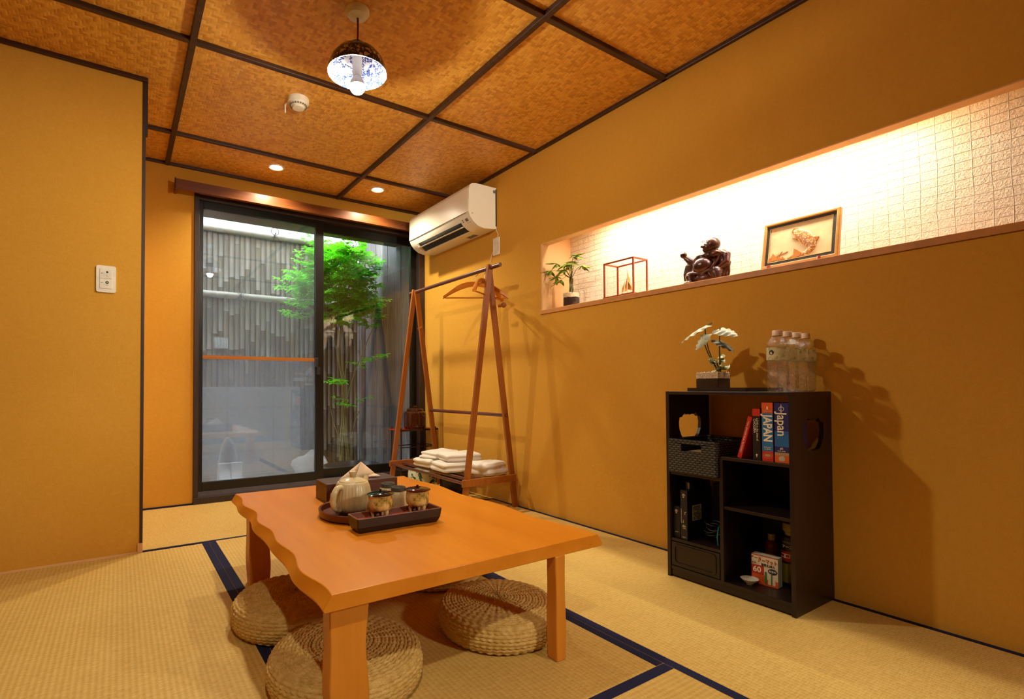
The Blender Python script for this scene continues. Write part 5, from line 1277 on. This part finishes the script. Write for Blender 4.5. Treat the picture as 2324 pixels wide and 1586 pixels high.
# towels on the rack shelf
def towel(lab, cx, cy, z, L, Wd, h, rz, seed, lumpy=.006, folds=2):
    # a soft folded towel: rounded layers that meet in a fold along one long side
    T = Matrix.Translation((cx, cy, z)) @ Matrix.Rotation(rz, 4, 'Z'); b = NB(); nu, nv = 20, 30; hl = h/folds
    def layer(zc, x0, x1, y0, y1, hh):
        rings = []
        for i in range(nu+1):
            s = 2*i/nu-1; u = (y0+y1)/2+(y1-y0)/2*s; e = (1-abs(s)**9)**.5*.98+.02; ring = []
            for j in range(nv):
                a = 2*PI*j/nv; ca, sa = math.cos(a), math.sin(a)
                x = (x0+x1)/2+math.copysign(abs(ca)**.5, ca)*(x1-x0)/2*(.90+.10*e); zz = math.copysign(abs(sa)**.62, sa)*hh/2*e
                n1 = noise.noise(Vector((u*13+seed*3, x*13, zc*40)))*lumpy; n2 = noise.noise(Vector((u*9+seed, seed*2, zc*60)))*lumpy*1.5
                ring.append(b.verts.new(T @ Vector((x+n2, u+n1, max(0, zc+zz+(n1 if sa > -.2 else 0))))))
            rings.append(ring)
        for a, c in zip(rings, rings[1:]):
            for k in range(nv): b.faces.new((a[k], a[(k+1) % nv], c[(k+1) % nv], c[k]))
        b.faces.new(rings[0]); b.faces.new(rings[-1])
    for q in range(folds):
        o_ = .008*math.sin(seed*2.3+q*2.1); layer(hl*(q+.5), -Wd/2+o_, Wd/2+o_*.5, -L/2+.006*math.sin(seed+q), L/2-.010*q, hl*1.22)
    layer(h*.5, Wd/2-.05, Wd/2+.004, -L/2+.01, L/2-.01, h*.98)
    return blob('folded_towel', b, M['towel'], None, .0042, 2, label=lab, cat='towel', group='white towels on the rack shelf')
S0 = .2015
towel('folded white towel at the far bottom of the towel pile', 1.880, 3.075, S0, .21, .27, .058, math.radians(6), 1)
towel('folded white towel lying on top of the far bottom one', 1.900, 3.06, S0+.060, .17, .24, .046, math.radians(14), 2)
towel('folded white towel in the middle bottom of the towel pile', 1.875, 2.835, S0, .215, .27, .062, math.radians(-5), 3)
towel('folded white towel lying on top of the middle bottom one', 1.915, 2.83, S0+.064, .18, .25, .050, math.radians(-10), 4)
towel('rounded white towel bundle nearest the near end of the rack shelf', 1.965, 2.60, S0, .19, .20, .078, math.radians(10), 6, lumpy=.012)

# ================================================================== LACQUER STAND IN THE CORNER
t = thing('lacquer_stand', 'small dark lacquered open stand in the corner behind the rack', 'stand', (1.95, 3.54, 0))
sx0, sx1, sy0, sy1 = 1.80, 2.125, 3.46, 3.63
for x in (sx0+.01, sx1-.01):
    for y in (sy0+.005, sy1-.005): b = NB(); tube(b, [(x, y, 0), (x, y, .10), (x, y, .104), (x, y, .108), (x, y, .25), (x, y, .254), (x, y, .258), (x, y, .44)], [.006, .006, .008, .006, .006, .008, .006, .006], 10); obj('post', b, M['stand'], t, smooth=60)
b = NB(); box(b, sx0-.01, sx1+.004, sy0-.008, sy1+.005, .418, .426); obj('top_shelf', b, M['red_tray'], t, bevel=.002)
b = NB(); box(b, sx0-.012, sx1+.006, sy0-.012, sy0-.008, .414, .430); obj('shelf_edge', b, M['stand'], t)
for z in (.290, .10): 
    b = NB(); [tube(b, [(sx0+.01, y, z), (sx1-.01, y, z)], .004, 8) for y in (sy0+.005, sy1-.005)]; [tube(b, [(x, sy0+.005, z), (x, sy1-.005, z)], .004, 8) for x in (sx0+.01, sx1-.01)]; obj('rail', b, M['stand'], t, smooth=60)
b = NB(); box(b, sx0+.006, sx1-.006, sy0, sy1, .106, .114); obj('lower_shelf', b, M['stand'], t)
PX, PY = 1.975, 3.545
t = thing('lidded_pot', 'brown glazed lidded pot on the stand behind the rack', 'pot', (PX, PY, .4265))
b = NB(); lathe(b, [(0, 0), (.078, 0), (.086, .006), (.088, .02), (.088, .115), (.084, .128), (.070, .134), (.066, .138), (0, .138)], (PX, PY, .4265), 48); obj('body', b, M['pot_brown'], t, smooth=45)
b = NB(); lathe(b, [(.064, .138), (.066, .150), (.060, .155), (.02, .160), (.012, .162), (.014, .172), (.009, .178), (0, .179)], (PX, PY, .4265), 40); obj('lid', b, M['pot_brown'], t, smooth=45)
b = NB(); tube(b, [(PX+.02, PY-.086, .53), (PX+.024, PY-.108, .520), (PX+.022, PY-.105, .47), (PX+.018, PY-.086, .455)], .006, 10); obj('handle', b, M['pot_brown'], t, smooth=60)
b = NB(); lathe(b, [(0, 0), (.092, 0), (.095, .02), (.085, .055), (.055, .082), (.02, .092), (.012, .094), (.012, .104), (0, .105)], (2.01, 3.54, .1145), 40); obj('domed_pot', b, M['dome'], None, smooth=50, label='dark domed pot on the lower shelf of the corner stand', cat='pot')
b = NB(); lathe(b, [(0, 0), (.075, 0), (.095, .03), (.102, .08), (.100, .135), (.096, .150), (.090, .150), (.088, .12), (0, .118)], (1.86, 3.24, 0), 48); obj('porcelain_planter', b, M['leafporc'], None, smooth=50, label='pale porcelain planter painted with green leaves under the rack shelf', cat='planter')
b = NB(); lathe(b, [(0, 0), (.07, 0), (.088, .03), (.092, .09), (.086, .14), (.080, .14), (.078, .11), (0, .108)], (2.01, 3.06, 0), 48); obj('dark_planter', b, M['cab'], None, smooth=50, label='dark round planter under the middle of the rack shelf', cat='planter')
